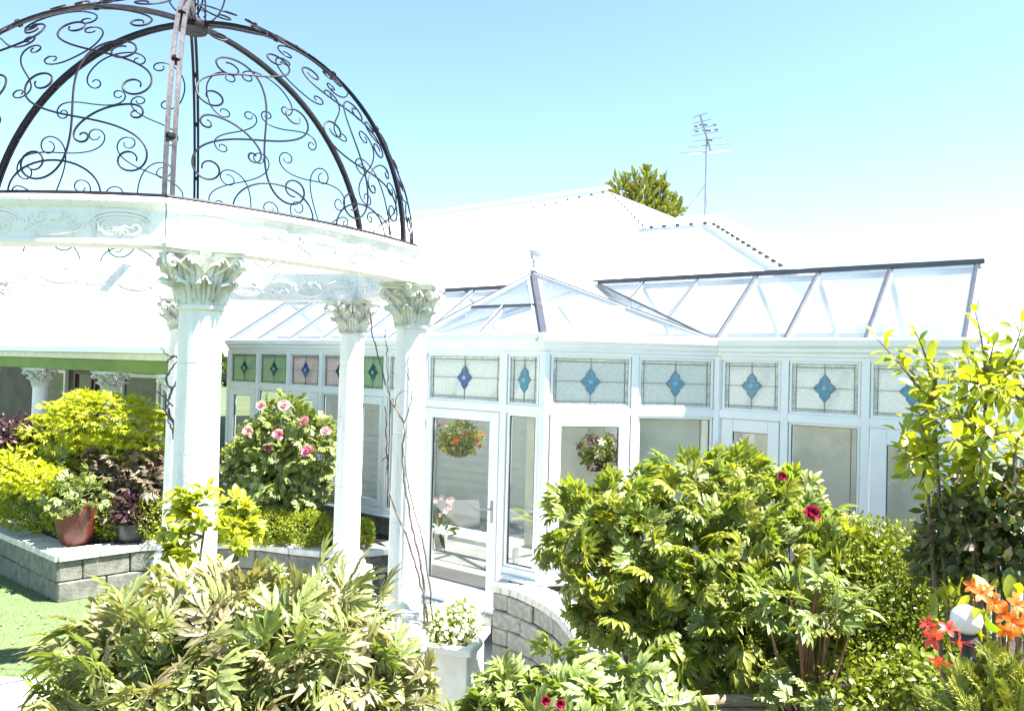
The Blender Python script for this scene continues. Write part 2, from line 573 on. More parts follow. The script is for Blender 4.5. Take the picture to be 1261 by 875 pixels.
def xf(t, scale=(1, 1, 1), rz=0.0, rx=0.0, ry=0.0, loc=(0, 0, 0)):
    m = Matrix.Translation(loc) @ Matrix.Rotation(rz, 4, 'Z') @ Matrix.Rotation(rx, 4, 'X') @ Matrix.Rotation(ry, 4, 'Y') @ Matrix.Diagonal((*scale, 1))
    a = np.array(m)
    v = t[0] @ a[:3, :3].T + a[:3, 3]
    return v, t[1]


def stalk(p0, p1, r=0.012):
    mb = MB()
    p0 = Vector(p0)
    p1 = Vector(p1)
    mb.tube([p0, p1], r, n=3, cap=False)
    F = []
    for f in mb.f:
        F += [(f[0], f[1], f[2]), (f[0], f[2], f[3])]
    return np.array(mb.v, float), np.array(F, int)


def peony_leaf(rng, narrow=0.30, lobes=True, droop=0.35, spread=1.0):
    """compound leaf, length about 1: stalk, three branches, each of three to five pointed leaflets"""
    parts = [stalk((0, 0, 0), (0, 0.34, 0.03)), stalk((0, 0.34, 0.03), (0, 0.56, 0.02), 0.009)]
    L1 = t_leaf(narrow, (0, 0.22, 0.55, 0.8, 1.0), (0.25, 0.8, 1.0, 0.55, 0), 0.45, droop)
    L1 = (L1[0], L1[1])
    L2 = t_leaf(narrow * 0.8, (0, 0.4, 1.0), (0.2, 1.0, 0), 0.4, droop)

    def leaflet(loc, ang, ln, tilt):
        parts.append(xf(L1, (ln, ln, ln), rz=ang, rx=tilt, ry=rng.uniform(-0.35, 0.35), loc=loc))
        if lobes:
            for sg in (-1, 1):
                q = Vector((0, ln * rng.uniform(0.28, 0.42), -0.01))
                q.rotate(Matrix.Rotation(ang, 3, 'Z') @ Matrix.Rotation(tilt, 3, 'X'))
                if rng.random() < 0.8:
                    parts.append(xf(L2, (ln * 0.5,) * 3, rz=ang + sg * rng.uniform(0.5, 0.75), rx=tilt - 0.1, loc=Vector(loc) + q))

    for br, (loc, a0, sc_) in enumerate((((0, 0.52, 0.02), 0.0, 1.0), ((0, 0.34, 0.03), 0.95 * spread, 0.88), ((0, 0.34, 0.03), -0.95 * spread, 0.88))):
        loc = Vector(loc)
        tl = rng.uniform(-0.25, 0.1)
        if br:
            e = loc + Vector((-math.sin(a0) * 0.10, math.cos(a0) * 0.10, -0.01))
            parts.append(stalk(loc, e, 0.009))
            loc = e
        if not lobes:
            for da, ls in ((0, 0.46), (0.72, 0.36), (-0.72, 0.36)):
                leaflet(loc, a0 + da * spread + rng.uniform(-0.12, 0.12), ls * sc_ * rng.uniform(0.85, 1.15), tl)
            continue
        # one deeply cut leaflet: a long middle lobe with two pairs of side lobes fused at the base
        ln = 0.50 * sc_ * rng.uniform(0.9, 1.1)
        parts.append(xf(L1, (ln, ln, ln), rz=a0, rx=tl, loc=loc))
        for sg in (-1, 1):
            for (f, da, q_) in ((0.30, 0.42, 0.62), (0.13, 0.80, 0.66), (0.02, 1.25, 0.42)):
                if rng.random() < 0.1:
                    continue
                q = Vector((0, ln * f, 0.0))
                q.rotate(Matrix.Rotation(a0, 3, 'Z') @ Matrix.Rotation(tl, 3, 'X'))
                k_ = ln * q_ * rng.uniform(0.85, 1.15)
                parts.append(xf(L1, (k_, k_, k_), rz=a0 + sg * da * spread, rx=tl + rng.uniform(-0.2, 0.05), ry=sg * rng.uniform(0, .25), loc=loc + q))
    V, F = compose(parts)
    return V, F


def petal(w=0.8, cup=0.5):
    vs = []
    fs = []
    st = [(0.0, 0.15), (0.35, 0.75), (0.7, 1.0), (0.95, 0.75)]
    for s, h in st:
        for k in (-1, -0.4, 0.4, 1):
            vs.append((k * h * w / 2, s, cup * s * s + 0.25 * (k * h) ** 2 * w))
    for i in range(3):
        for k in range(3):
            a = i * 4 + k
            fs += [(a, a + 1, a + 5), (a, a + 5, a + 4)]
    return np.array(vs, float), np.array(fs, int)


def ruffled_flower(rng, layers=((9, 1.0, 0.35), (8, 0.8, 0.8), (6, 0.55, 1.15))):
    parts = []
    for n, ln, tilt in layers:
        for k in range(n):
            parts.append(xf(petal(rng.uniform(0.7, 1.0), rng.uniform(0.1, 0.6)), (ln, ln, ln), rz=2 * PI * k / n + rng.uniform(-.2, .2), rx=tilt + rng.uniform(-.2, .2)))
    return compose(parts)


def flower_obj(tm, loc, size, nrm, m, parent, rng, name='flower'):
    ax = Vector(nrm).orthogonal()
    Fm = frames(np.array([ax]), np.array([nrm], float))[0] * size
    V = tm[0] @ Fm.T + np.array(loc)
    return np_obj(name, V, tm[1], m, parent, smooth=True, origin=loc)


# ------------------------------------------------------------------ SETTING: ground
def sheet(name, pts, z, m, kind='structure'):
    mb = MB()
    mb.add([(p[0], p[1], z) for p in pts], [tuple(range(len(pts)))])
    o = mb.build(name, m)
    if kind:
        o['kind'] = kind
    return o


sheet('ground', [(-900, -900), (900, -900), (900, 900), (-900, 900)], -0.012, M['field'])
sheet('patio', [(-3.6, 2.0), (0.9, 2.0), (0.9, 8.0), (-1.1, 9.9), (-3.6, 9.9)], 0.004, M['paving'])
lawn = sheet('lawn', [(-9, 6.42), (-3.6, 6.30), (-3.6, 9.9), (-9, 11.5)], 0.010, M['turf'])
sheet('soil', [(-2.6, 0.8), (0.9, 0.8), (0.9, 4.2), (-2.6, 4.2)], 0.012, M['soil'])
sheet('yard', [(2.6, 7.2), (30, -6), (40, 30), (6, 14)], -0.004, M['paving'])
# white paving bottom left
pv = MB()
ps = Vector((-6.2, 5.45, 0))
path = thing('stone_path', 'pale concrete slab path beside the lawn at the lower left', 'path', (-5.2, 5.9, 0))
path['kind'] = 'structure'
for i in range(7):
    for j in range(2):
        mb = MB()
        mb.box(-8.0 + i * 0.72, -8.0 + i * 0.72 + 0.705, 5.02 + j * 0.70, 5.02 + j * 0.70 + 0.685, -0.01, 0.035, bev=0.008)
        mb.build('slab', M['cap'], path)
# short turf blades near the camera side of the lawn
rng = np.random.default_rng(3)
n = 26000
pos = np.stack([rng.uniform(-6.6, -3.7, n), rng.uniform(6.45, 9.3, n), np.full(n, 0.010)], 1)
ax = np.stack([rng.normal(0, .35, n), rng.normal(0, .35, n), np.ones(n)], 1)
nr = rng.normal(0, 1, (n, 3))
M['blade'] = leaf_mat('turf_blade', [(0.12, 0.18, 0.065), (0.15, 0.20, 0.08), (0.10, 0.16, 0.06)], rough=0.6, trans=0.2)
tb = (np.array([(-0.06, 0, 0), (0.06, 0, 0), (0, 1, 0.15)], float), np.array([(0, 1, 2)]))
g = cloud('turf_grass', tb, pos, ax, nr, rng.uniform(0.015, 0.028, n), M['blade'], None, rng)
tag(g, 'short green artificial turf beside the block wall', 'grass', kind='stuff')

# ------------------------------------------------------------------ CONSERVATORY
C2_ = Vector((2.05, 7.35))
dL = Vector((0.809, -0.588))
nL = Vector((0.588, 0.809))


def G(t, w, z):
    p = C2_ + dL * t + nL * w
    return Vector((p.x, p.y, z))


TB = -2.03                         # bay axis
J0 = Vector((-1.235, 9.75))
C0 = Vector((-0.96, 8.01))
C1 = Vector((0.32, 7.08))
C2 = C2_.copy()
APEX = Vector((0.219, 8.286, 3.87))
ZF, ZSILL, ZR0, ZR1, ZH, ZC, ZE = 0.34, 0.78, 2.36, 2.44, 2.93, 2.97, 3.14
TEND, TLEFT, TJ = 2.10, -8.28, -4.06
WR, WB, ZRIDGE = 1.12, 2.25, 3.91

cons = thing('conservatory', 'long white framed conservatory with glazed roof, pointed bay and stained glass transoms', 'conservatory', (0.3, 7.6, 0))


def wallM(A, B):
    """local x along A->B, y outward, z up"""
    d = (B - A).normalized()
    nrm = Vector((d.y, -d.x))       # right-hand side when walking A->B with camera side outward
    m = Matrix(((d.x, nrm.x, 0, A.x), (d.y, nrm.y, 0, A.y), (0, 0, 1, 0), (0, 0, 0, 1)))
    return m


def part_box(name, m4, x0, x1, y0, y1, z0, z1, mt, parent=cons, bev=0.004):
    mb = MB()
    mb.box(x0, x1, y0, y1, z0, z1, M4=m4, bev=bev)
    c = m4 @ Vector(((x0 + x1) / 2, (y0 + y1) / 2, (z0 + z1) / 2))
    return mb.build(name, mt, parent, origin=c)


def frame_mb(m4, x0, x1, z0, z1, fw, y0, y1, fb=None):
    """rectangular ring butted; bevelled"""
    fb = fb or fw
    mb = MB()
    mb.box(x0, x0 + fw, y0, y1, z0, z1, M4=m4, bev=0.003)
    mb.box(x1 - fw, x1, y0, y1, z0, z1, M4=m4, bev=0.003)
    mb.box(x0 + fw, x1 - fw, y0 + 0.0015, y1 - 0.0015, z1 - fw, z1, M4=m4, bev=0.003)
    mb.box(x0 + fw, x1 - fw, y0 + 0.0015, y1 - 0.0015, z0, z0 + fb, M4=m4, bev=0.003)
    return mb


def pane(m4, x0, x1, z0, z1, y, mt, parent, name='pane'):
    mb = MB()
    mb.box(x0, x1, y - 0.004, y + 0.004, z0, z1, M4=m4)
    c = m4 @ Vector(((x0 + x1) / 2, y, (z0 + z1) / 2))
    return mb.build(name, mt, parent, origin=c)


def transom(m4, x0, x1, tint='pebble', orn='blue_glass'):
    fr = frame_mb(m4, x0, x1, ZR1, ZH, 0.022, -0.03, 0.022)
    c = m4 @ Vector(((x0 + x1) / 2, 0, ZR1))
    w = fr.build('transom_window', M['upvc'], cons, origin=c)
    a0, a1, b0, b1 = x0 + 0.022, x1 - 0.022, ZR1 + 0.022, ZH - 0.022
    pane(m4, a0, a1, b0, b1, -0.010, M[tint], w)
    # bevelled border: individual strips
    mb = MB()
    bw = 0.032
    nseg = 5
    for (u0, u1, v0, v1) in ((a0 + 0.003, a0 + bw, b0, b1), (a1 - bw, a1 - 0.003, b0, b1), (a0 + bw + .004, a1 - bw - .004, b1 - bw, b1 - .003), (a0 + bw + .004, a1 - bw - .004, b0 + .003, b0 + bw * .8)):
        mb.box(u0, u1, -0.004, 0.001, v0 + 0.004, v1 - 0.004, M4=m4, bev=0.0015)
    mb.build('bevelled_border', M['bevel' if tint == 'pebble' else tint], w, origin=c)
    cx, cz = (a0 + a1) / 2, (b0 + b1) / 2
    ld = MB()
    lw = 0.0024
    for (u0, u1, v0, v1) in ((cx - lw, cx + lw, b0, cz - 0.115), (cx - lw, cx + lw, cz + 0.115, b1), (a0, cx - 0.095, cz - lw, cz + lw), (cx + 0.095, a1, cz - lw, cz + lw),
                             (a0 + bw - lw + .002, a0 + bw + lw + .002, b0, b1), (a1 - bw - lw - .002, a1 - bw + lw - .002, b0, b1)):
        ld.box(u0, u1, -0.0055, 0.0045, v0, v1, M4=m4)
    ld.box(a0, a1, -0.005, 0.004, b1 - bw - .004, b1 - bw + .002, M4=m4)
    ld.box(a0, a1, -0.005, 0.004, b0 + bw * .8, b0 + bw * .8 + .006, M4=m4)
    ld.build('lead_strip', M['lead'], w, origin=c)
    # four-pointed ornament: four pointed petals round a centre
    s = min(1.0, (a1 - a0) / 0.42)
    om = MB()
    rim = MB()
    for k, (dx, dz, ln) in enumerate(((0, 1, 0.118), (0, -1, 0.118), (1, 0, 0.092 * s), (-1, 0, 0.092 * s))):
        out = []
        for (f, h) in ((0.0, 0.0), (0.2, 0.028), (0.40, 0.043), (0.58, 0.039), (0.78, 0.019), (0.92, 0.006), (1.0, 0.0)):
            out.append((f, h))
        loop = [(f, h) for f, h in out] + [(f, -h) for f, h in reversed(out[1:-1])]
        for mbx, yy, g_ in ((om, 0.006, 1.04), (rim, 0.003, 1.14)):
            vs = []
            for f, h in loop:
                u = cx + dx * f * ln * g_ + dz * h * g_
                v = cz + dz * f * ln * g_ + dx * h * g_
                vs.append((u, v))
            n_ = len(vs)
            V = [m4 @ Vector((u, yy, v)) for u, v in vs] + [m4 @ Vector((u, -0.003, v)) for u, v in vs]
            Fs = [tuple(range(n_)), tuple(range(2 * n_ - 1, n_ - 1, -1))] + [(i, n_ + i, n_ + (i + 1) % n_, (i + 1) % n_) for i in range(n_)]
            # offset slightly so petals do not share planes
            off = m4.to_3x3() @ Vector((0, 0.0007 * k, 0))
            mbx.add([v + off for v in V], Fs)
    rim.build('ornament_came', M['lead'], w, origin=c)
    om.build('stained_ornament', M[orn], w, origin=c)
    mb = MB()
    mb.lathe([(0.0, -0.002), (0.026, 0.0), (0.024, 0.008), (0.010, 0.012), (0.0, 0.0125)], (0, 0, 0), n=10, M4=m4 @ Matrix.Translation((cx, 0.006, cz)) @ Matrix.Rotation(-PI / 2, 4, 'X'))
    mb.build('jewel', M['jewel'], w, origin=c)
    return w


def fixed_window(m4, x0, x1, z0=ZSILL + 0.07, z1=ZR0, fw=0.022, blind=None, deep=0.10, wide=0.0):
    w = frame_mb(m4, x0, x1, z0, z1, fw, -0.032, 0.018).build('fixed_window', M['upvc'], cons, origin=m4 @ Vector(((x0 + x1) / 2, 0, z0)))
    pane(m4, x0 + fw, x1 - fw, z0 + fw, z1 - fw, -0.008, M['clear_glass'], w)
    gm = MB()
    q = 0.006
    a0, a1, b0, b1 = x0 + fw, x1 - fw, z0 + fw, z1 - fw
    for (u0, u1, v0, v1) in ((a0, a0 + q, b0, b1), (a1 - q, a1, b0, b1), (a0 + q, a1 - q, b1 - q, b1), (a0 + q, a1 - q, b0, b0 + q)):
        gm.box(u0, u1, -0.013, 0.004, v0, v1, M4=m4)
    gm.build('gasket', M['upvc_grey'], w, origin=m4 @ Vector(((x0 + x1) / 2, 0, z0)))
    if blind is not None:
        bm_ = MB()
        bz = z1 - (z1 - z0) * blind
        nn = 2
        bm_.box(x0 + 0.01 - wide, x1 - 0.01 + wide, -deep, -deep + .002, bz, z1, M4=m4)
        bm_.build('roller_blind', M['blind'], w, origin=m4 @ Vector(((x0 + x1) / 2, 0, z0)))
        ch = MB()
        ch.tube([m4 @ Vector((x1 - 0.09, -0.07, z1)), m4 @ Vector((x1 - 0.09, -0.07, z0 + 0.3))], 0.0035, n=5)
        ch.build('blind_chain', M['rafter'], w, origin=m4 @ Vector(((x0 + x1) / 2, 0, z0)))
    return w


def sash(m4, x0, x1, z0, z1, name='casement_window', fs=0.10, ft=0.12, handle=None, blind=None, hinge=False, fb=None):
    fb = fb or ft
    g_ = 0.006
    o = m4 @ Vector(((x0 + x1) / 2, 0, z0))
    mb = MB()
    a0, a1, b0, b1 = x0 + g_, x1 - g_, z0 + g_, z1 - g_
    mb.box(a0, a0 + fs, -0.03, 0.034, b0, b1, M4=m4, bev=0.005)
    mb.box(a1 - fs, a1, -0.03, 0.034, b0, b1, M4=m4, bev=0.005)
    mb.box(a0 + fs, a1 - fs, -0.029, 0.0325, b1 - ft, b1, M4=m4, bev=0.005)
    mb.box(a0 + fs, a1 - fs, -0.029, 0.0325, b0, b0 + fb, M4=m4, bev=0.005)
    w = mb.build(name, M['upvc'], cons, origin=o)
    pane(m4, a0 + fs, a1 - fs, b0 + fb, b1 - ft, 0.0, M['clear_glass'], w)
    gm = MB()
    q = 0.007
    c0, c1, d0, d1 = a0 + fs, a1 - fs, b0 + fb, b1 - ft
    for (u0, u1, v0, v1) in ((c0, c0 + q, d0, d1), (c1 - q, c1, d0, d1), (c0 + q, c1 - q, d1 - q, d1), (c0 + q, c1 - q, d0, d0 + q)):
        gm.box(u0, u1, -0.006, 0.012, v0, v1, M4=m4)
    gm.build('gasket', M['upvc_grey'], w, origin=o)
    if hinge:
        for hz in (b1 - 0.13, b0 + 0.9):
            hb = MB()
            hb.box(a0 - 0.004, a0 + 0.022, 0.034, 0.052, hz - 0.10, hz, M4=m4, bev=0.003)
            hb.build('hinge', M['metal'], w, origin=o)
    if handle:
        hb = MB()
        hx = a1 - fs * 0.5
        hb.box(hx - 0.014, hx + 0.014, 0.034, 0.044, handle - 0.11, handle + 0.11, M4=m4, bev=0.003)
        hb.tube([m4 @ Vector(p) for p in ((hx, 0.04, handle + 0.03), (hx, 0.085, handle + 0.03), (hx - 0.012, 0.09, handle + 0.03), (hx - 0.11, 0.09, handle + 0.028))], 0.009, n=8)
        hb.build('handle', M['metal'], w, origin=o)
    if blind is not None:
        bm_ = MB()
        bz = d1 - (d1 - d0) * blind
        bm_.box(c0 - 0.02, c1 + 0.02, -0.12, -0.118, bz, d1 + 0.04, M4=m4)
        bm_.build('roller_blind', M['blind'], w, origin=o)
    return w


def rails(m4, L, sill=True, base=True, x0=0.0):
    part_box('head_rail', m4, x0, L, -0.035, 0.030, ZH, ZC, M['upvc'])
    part_box('transom_rail', m4, x0, L, -0.036, 0.031, ZR0, ZR1, M['upvc'])
    if sill:
        part_box('sill_rail', m4, x0, L, -0.036, 0.032, ZSILL, ZSILL + 0.07, M['upvc'])
        part_box('sill_board', m4, x0, L, -0.04, 0.085, ZSILL - 0.03, ZSILL - 0.002, M['upvc'])


def post(m4, x, w=0.07, z0=ZSILL, z1=ZC, dz=0.0):
    part_box('mullion', m4, x - w / 2, x + w / 2, -0.04 - dz, 0.036 + dz, z0 - 0.0, z1 - 0.002, M['upvc'])


def corner(p, w=0.10):
    mb = MB()
    mb.lathe([(w / 2, ZF), (w / 2, ZC - 0.003)], (p.x, p.y, 0), n=8)
    mb.build('corner_post', M['upvc'], cons, origin=(p.x, p.y, ZF))


def cornice(m4, L, x0, e0, e1):
    """box gutter profile extruded, mitred by e0/e1 tangents (shift per outward unit)"""
    prof = [(-0.03, ZC), (0.045, ZC), (0.045, ZC + 0.03), (0.075, ZC + 0.045), (0.075, ZC + 0.075), (0.115, ZC + 0.10), (0.12, ZE - 0.012), (0.105, ZE), (0.09, ZE), (0.09, ZE - 0.03), (-0.03, ZE - 0.03)]
    mb = MB()
    vs = []
    for (y, z) in prof:
        vs.append(m4 @ Vector((x0 - e0 * y, y, z)))
    for (y, z) in prof:
        vs.append(m4 @ Vector((L + e1 * y, y, z)))
    n_ = len(prof)
    fs = [(i, (i + 1) % n_, n_ + (i + 1) % n_, n_ + i) for i in range(n_)] + [tuple(range(n_)), tuple(range(2 * n_ - 1, n_ - 1, -1))]
    mb.add(vs, fs)
    mb.build('gutter', M['upvc'], cons, origin=m4 @ Vector((L / 2, 0, ZC)))


# --- facet 1: door and sidelight
m1 = wallM(C0, C1)
L1 = (C1 - C0).length
rails(m1, L1, sill=False)
post(m1, 1.116, 0.075, z0=ZF)
part_box('sill_rail', m1, 1.155, L1, -0.036, 0.032, ZSILL, ZSILL + 0.07, M['upvc'])
part_box('sill_board', m1, 1.155, L1, -0.04, 0.10, ZSILL - 0.035, ZSILL - 0.002, M['upvc'])
part_box('door_sill', m1, 0.0, 1.09, -0.06, 0.10, ZF - 0.10, ZF, M['cap'])
transom(m1, 0.10, 1.075, 'pebble', 'navy_glass')
transom(m1, 1.16, L1 - 0.055)
sash(m1, 0.06, 1.075, ZF, ZR0, 'door', fs=0.115, ft=0.10, handle=1.36, hinge=True, fb=0.22)
fixed_window(m1, 1.16, L1 - 0.055, fw=0.03, blind=0.98, deep=0.75, wide=0.30)
# --- facet 2
m2 = wallM(C1, C2)
L2 = (C2 - C1).length
rails(m2, L2)
post(m2, 0.89)
transom(m2, 0.055, 0.85)
transom(m2, 0.93, L2 - 0.055)
sash(m2, 0.055, 0.85, ZSILL + 0.07, ZR0, fs=0.105, ft=0.10)
fixed_window(m2, 0.93, L2 - 0.055, blind=0.98)
# --- facet 0
m0 = wallM(J0, C0)
L0 = (C0 - J0).length
rails(m0, L0)
post(m0, 0.88)
transom(m0, 0.055, 0.84)
transom(m0, 0.92, L0 - 0.055)
fixed_window(m0, 0.055, 0.84)
fixed_window(m0, 0.92, L0 - 0.055)
# --- right wing
pe = C2 + dL * TEND
m3 = wallM(C2, pe)
rails(m3, TEND)
for x in (0.66, 1.355):
    post(m3, x)
transom(m3, 0.06, 0.62)
transom(m3, 0.70, 1.315)
transom(m3, 1.395, TEND - 0.06)
sash(m3, 0.06, 0.62, ZSILL + 0.07, ZR0, fs=0.105, ft=0.12, blind=0.97)
fixed_window(m3, 0.70, 1.315, blind=0.97)
sash(m3, 1.395, TEND - 0.06, ZSILL + 0.07, ZR0, name='door', fs=0.13, ft=0.14, blind=0.97)
# --- left wing
pl0 = C2 + dL * TLEFT
m4_ = wallM(pl0, C2 + dL * TJ)
LL = TJ - TLEFT
rails(m4_, LL)
mull = [0.0, 0.78, 1.55, 2.31, 3.09, 3.66, LL]
for x in mull[1:-1]:
    post(m4_, x)
tints = ['pebble_green', 'pebble_green', 'pebble_pink', 'pebble_pink', 'pebble_green', 'pebble']
orns = ['green_glass', 'green_glass', 'navy_glass', 'green_glass', 'green_glass', 'blue_glass']
for i in range(6):
    a, b = mull[i] + 0.04, mull[i + 1] - 0.04
    transom(m4_, a, b, tints[i], orns[i])
    if i in (0, 2, 4):
        sash(m4_, a, b, ZSILL + 0.07, ZR0, fs=0.115 if i != 4 else 0.06, ft=0.11)
    else:
        fixed_window(m4_, a, b)
# --- gable end wall (right end)
pb = pe + nL * WB
m5 = wallM(pe, pb)
rails(m5, WB)
post(m5, WB / 2)
transom(m5, 0.06, WB / 2 - 0.04)
transom(m5, WB / 2 + 0.04, WB - 0.05)
fixed_window(m5, 0.06, WB / 2 - 0.04)
fixed_window(m5, WB / 2 + 0.04, WB - 0.05)
mb = MB()
ga, gb, gc = G(TEND - 0.02, 0.05, ZE), G(TEND - 0.02, WB - 0.05, ZE), G(TEND - 0.02, WR, ZRIDGE - 0.04)
dd = Vector((dL.x, dL.y, 0)) * 0.008
mb.add([ga, gb, gc, ga + dd, gb + dd, gc + dd], [(0, 1, 2), (5, 4, 3), (0, 3, 4, 1), (1, 4, 5, 2), (2, 5, 3, 0)])
mb.build('gable_pane', M['roof_glass'], cons)
for p in (C0, C1, C2, pe, pb, pl0, J0):
    corner(p, 0.105)
# base wall panels under sills
for m_, L_, a in ((m2, L2, 0), (m0, L0, 0), (m3, TEND, 0), (m4_, LL, 0), (m5, WB, 0)):
    part_box('base_wall', m_, a, L_, -0.05, 0.02, 0.0, ZSILL - 0.03, M['block'])
part_box('base_wall', m1, 1.155, L1, -0.05, 0.02, 0.0, ZSILL - 0.035, M['block'])
# gutters
tq = math.tan(R_(22.5))
cornice(m4_, LL, 0, 0, -tq)
cornice(m0, L0, 0, -tq, tq)
cornice(m1, L1, 0, tq, tq)
cornice(m2, L2, 0, tq, -tq)
cornice(m3, TEND, 0, -tq, 1.0)
cornice(m5, WB, 0, 1.0, 0)

# --- roof
ROOFZ = ZE - 0.012
SLOPE = (ZRIDGE - ROOFZ) / (WR + 0.09)


def rp(t, w):
    """on main front slope"""
    return G(t, w, ROOFZ + (w + 0.09) * SLOPE)


def bp_(t, w):
    return G(t, w, ZRIDGE - (w - WR) * SLOPE)


def out(p, k=0.10):
    return p


Jr = G(TB, WR, ZRIDGE)


def roof_pane(pts):
    mb = MB()
    c = sum(pts, Vector((0, 0, 0))) / len(pts)
    nn = (pts[1] - pts[0]).cross(pts[2] - pts[0]).normalized()
    if nn.z < 0:
        nn = -nn
    n_ = len(pts)
    mb.add([p for p in pts] + [p - nn * 0.012 for p in pts], [tuple(range(n_)), tuple(range(2 * n_ - 1, n_ - 1, -1))] + [(i, n_ + i, n_ + (i + 1) % n_, (i + 1) % n_) for i in range(n_)])
    return mb.build('roof_pane', M['roof_glass'], cons, origin=c)


def bar(a, b, w=0.035, h=0.05, name='rafter', mt='rafter', lift=0.012):
    a = Vector(a)
    b = Vector(b)
    d = (b - a)
    ln = d.length
    d.normalize()
    side = d.cross(Vector((0, 0, 1))).normalized()
    up = side.cross(d).normalized()
    m = Matrix(((d.x, side.x, up.x, a.x), (d.y, side.y, up.y, a.y), (d.z, side.z, up.z, a.z), (0, 0, 0, 1)))
    mb = MB()
    mb.box(0, ln, -w / 2, w / 2, -h + lift, lift, M4=m, bev=0.004)
    return mb.build(name, M[mt], cons, origin=(a + b) / 2)


def drafter(a, b, w=0.05):
    """dark capping with a pale glazing bar below it"""
    bar(a, b, w * .6, 0.045)
    bar(a - Vector((0, 0, 0.03)), b - Vector((0, 0, 0.03)), w * 1.5, 0.05, 'glazing_bar', 'rafter_white', 0.0)


# right part of front slope
ts = [0.0, 0.66, 1.355, TEND]
E = -0.09
for a, b in zip(ts, ts[1:]):
    roof_pane([rp(a + .01, E), rp(b - .01, E), rp(b - .01, WR), rp(a + .01, WR)])
for t in ts[:-1]:
    drafter(rp(t, E), rp(t, WR))
drafter(rp(TEND, E), rp(TEND, WR))


def valley_pt(t):
    """point on valley C2->J at t (right side), TB..0"""
    f = (t - 0.0) / TB
    a = rp(0, E)
    return a.lerp(Jr, f)


def valley_pl(t):
    f = (t - TJ) / (TB - TJ)
    return rp(TJ, E).lerp(Jr, f)


tv = [0.0, -0.69, -1.38, TB]
for a, b in zip(tv, tv[1:]):
    pts = [rp(a - .01, WR), rp(b + .01, WR), valley_pt(b), valley_pt(a)]
    if b == TB:
        pts = [rp(a - .01, WR), rp(b, WR), valley_pt(a)]
    roof_pane(pts)
    if b != TB:
        drafter(valley_pt(b), rp(b, WR), 0.035)
tvl = [TJ, -3.38, -2.7, TB]
for a, b in zip(tvl, tvl[1:]):
    pts = [rp(a + .01, WR), rp(b - .01, WR), valley_pl(b), valley_pl(a)]
    if b == TB:
        pts = [rp(a + .01, WR), rp(b, WR), valley_pl(a)]
    roof_pane(pts)
    if b != TB:
        drafter(valley_pl(b), rp(b, WR), 0.035)
tl = [TLEFT + m for m in mull]
for a, b in zip(tl, tl[1:]):
    roof_pane([rp(a + .01, E), rp(b - .01, E), rp(b - .01, WR), rp(a + .01, WR)])
for t in tl:
    drafter(rp(t, E), rp(t, WR), 0.035)
# back slope
tb_ = [TLEFT, -7.0, -5.6, -4.2, -2.8, -1.4, 0.0, 0.66, 1.355, TEND]
for a, b in zip(tb_, tb_[1:]):
    roof_pane([bp_(a + .01, WR), bp_(b - .01, WR), bp_(b - .01, WB), bp_(a + .01, WB)])
for t in tb_:
    bar(bp_(t, WR), bp_(t, WB), 0.05, 0.06, 'glazing_bar', 'rafter_white', 0.0)
# ridge
bar(G(TLEFT - 0.05, WR, ZRIDGE + 0.01), G(TEND + 0.06, WR, ZRIDGE + 0.01), 0.06, 0.05, 'ridge_cap', 'rafter', 0.03)
bar(G(TLEFT, WR, ZRIDGE - 0.04), G(TEND, WR, ZRIDGE - 0.04), 0.09, 0.06, 'ridge_beam', 'rafter_white', 0.0)


# bay roof
def eave(p, m_, x, z=ROOFZ):
    q = m_ @ Vector((x, 0.09, 0))
    return Vector((q.x, q.y, z))


eJ0 = rp(TJ, E)
eC2 = rp(0, E)
bis0 = ((C0 - J0).normalized() + (C0 - C1).normalized())
cen = Vector((APEX.x, APEX.y))


def ecorner(c, na, nb):
    b = (na + nb).normalized()
    k = 0.09 / b.dot(na)
    return Vector((c.x + b.x * k, c.y + b.y * k, ROOFZ))


def nrm2(m_):
    v = m_.to_3x3() @ Vector((0, 1, 0))
    return Vector((v.x, v.y))


eC0 = ecorner(C0, nrm2(m0), nrm2(m1))
eC1 = ecorner(C1, nrm2(m1), nrm2(m2))
FM = 0.44
for a, b in ((eJ0, eC0), (eC0, eC1), (eC1, eC2)):
    am, bm2 = a.lerp(APEX, FM), b.lerp(APEX, FM)
    e_ = 0.004
    mid_l, mid_u = a.lerp(b, .5), am.lerp(bm2, .5)
    if a is eC1:
        roof_pane([a, b, bm2.lerp(a, e_), am.lerp(a, e_)])
    else:
        roof_pane([a, mid_l, mid_u, am])
        roof_pane([mid_l, b, bm2, mid_u])
        drafter(mid_l, mid_u, 0.025)
    roof_pane([am.lerp(APEX, .01), bm2.lerp(APEX, .01), APEX])
    bar(am, bm2, 0.02, 0.035, 'purlin', 'rafter_white' if a is eC1 else 'rafter')
for a in (eC0, eC1, eC2, eJ0):
    if a is eC1:
        drafter(a, APEX, 0.105)
    else:
        bar(a, APEX, 0.075, 0.05, 'glazing_bar', 'rafter_white', 0.004)
        bar(a + Vector((0, 0, .006)), APEX + Vector((0, 0, .006)), 0.014, 0.04, 'hip_cap', 'rafter')
roof_pane([APEX, eC2, Jr])
roof_pane([APEX, Jr, eJ0])
bar(APEX, Jr, 0.05, 0.05, 'ridge_cap', 'rafter_white')
drafter(eC2, Jr, 0.035)
drafter(eJ0, Jr, 0.035)
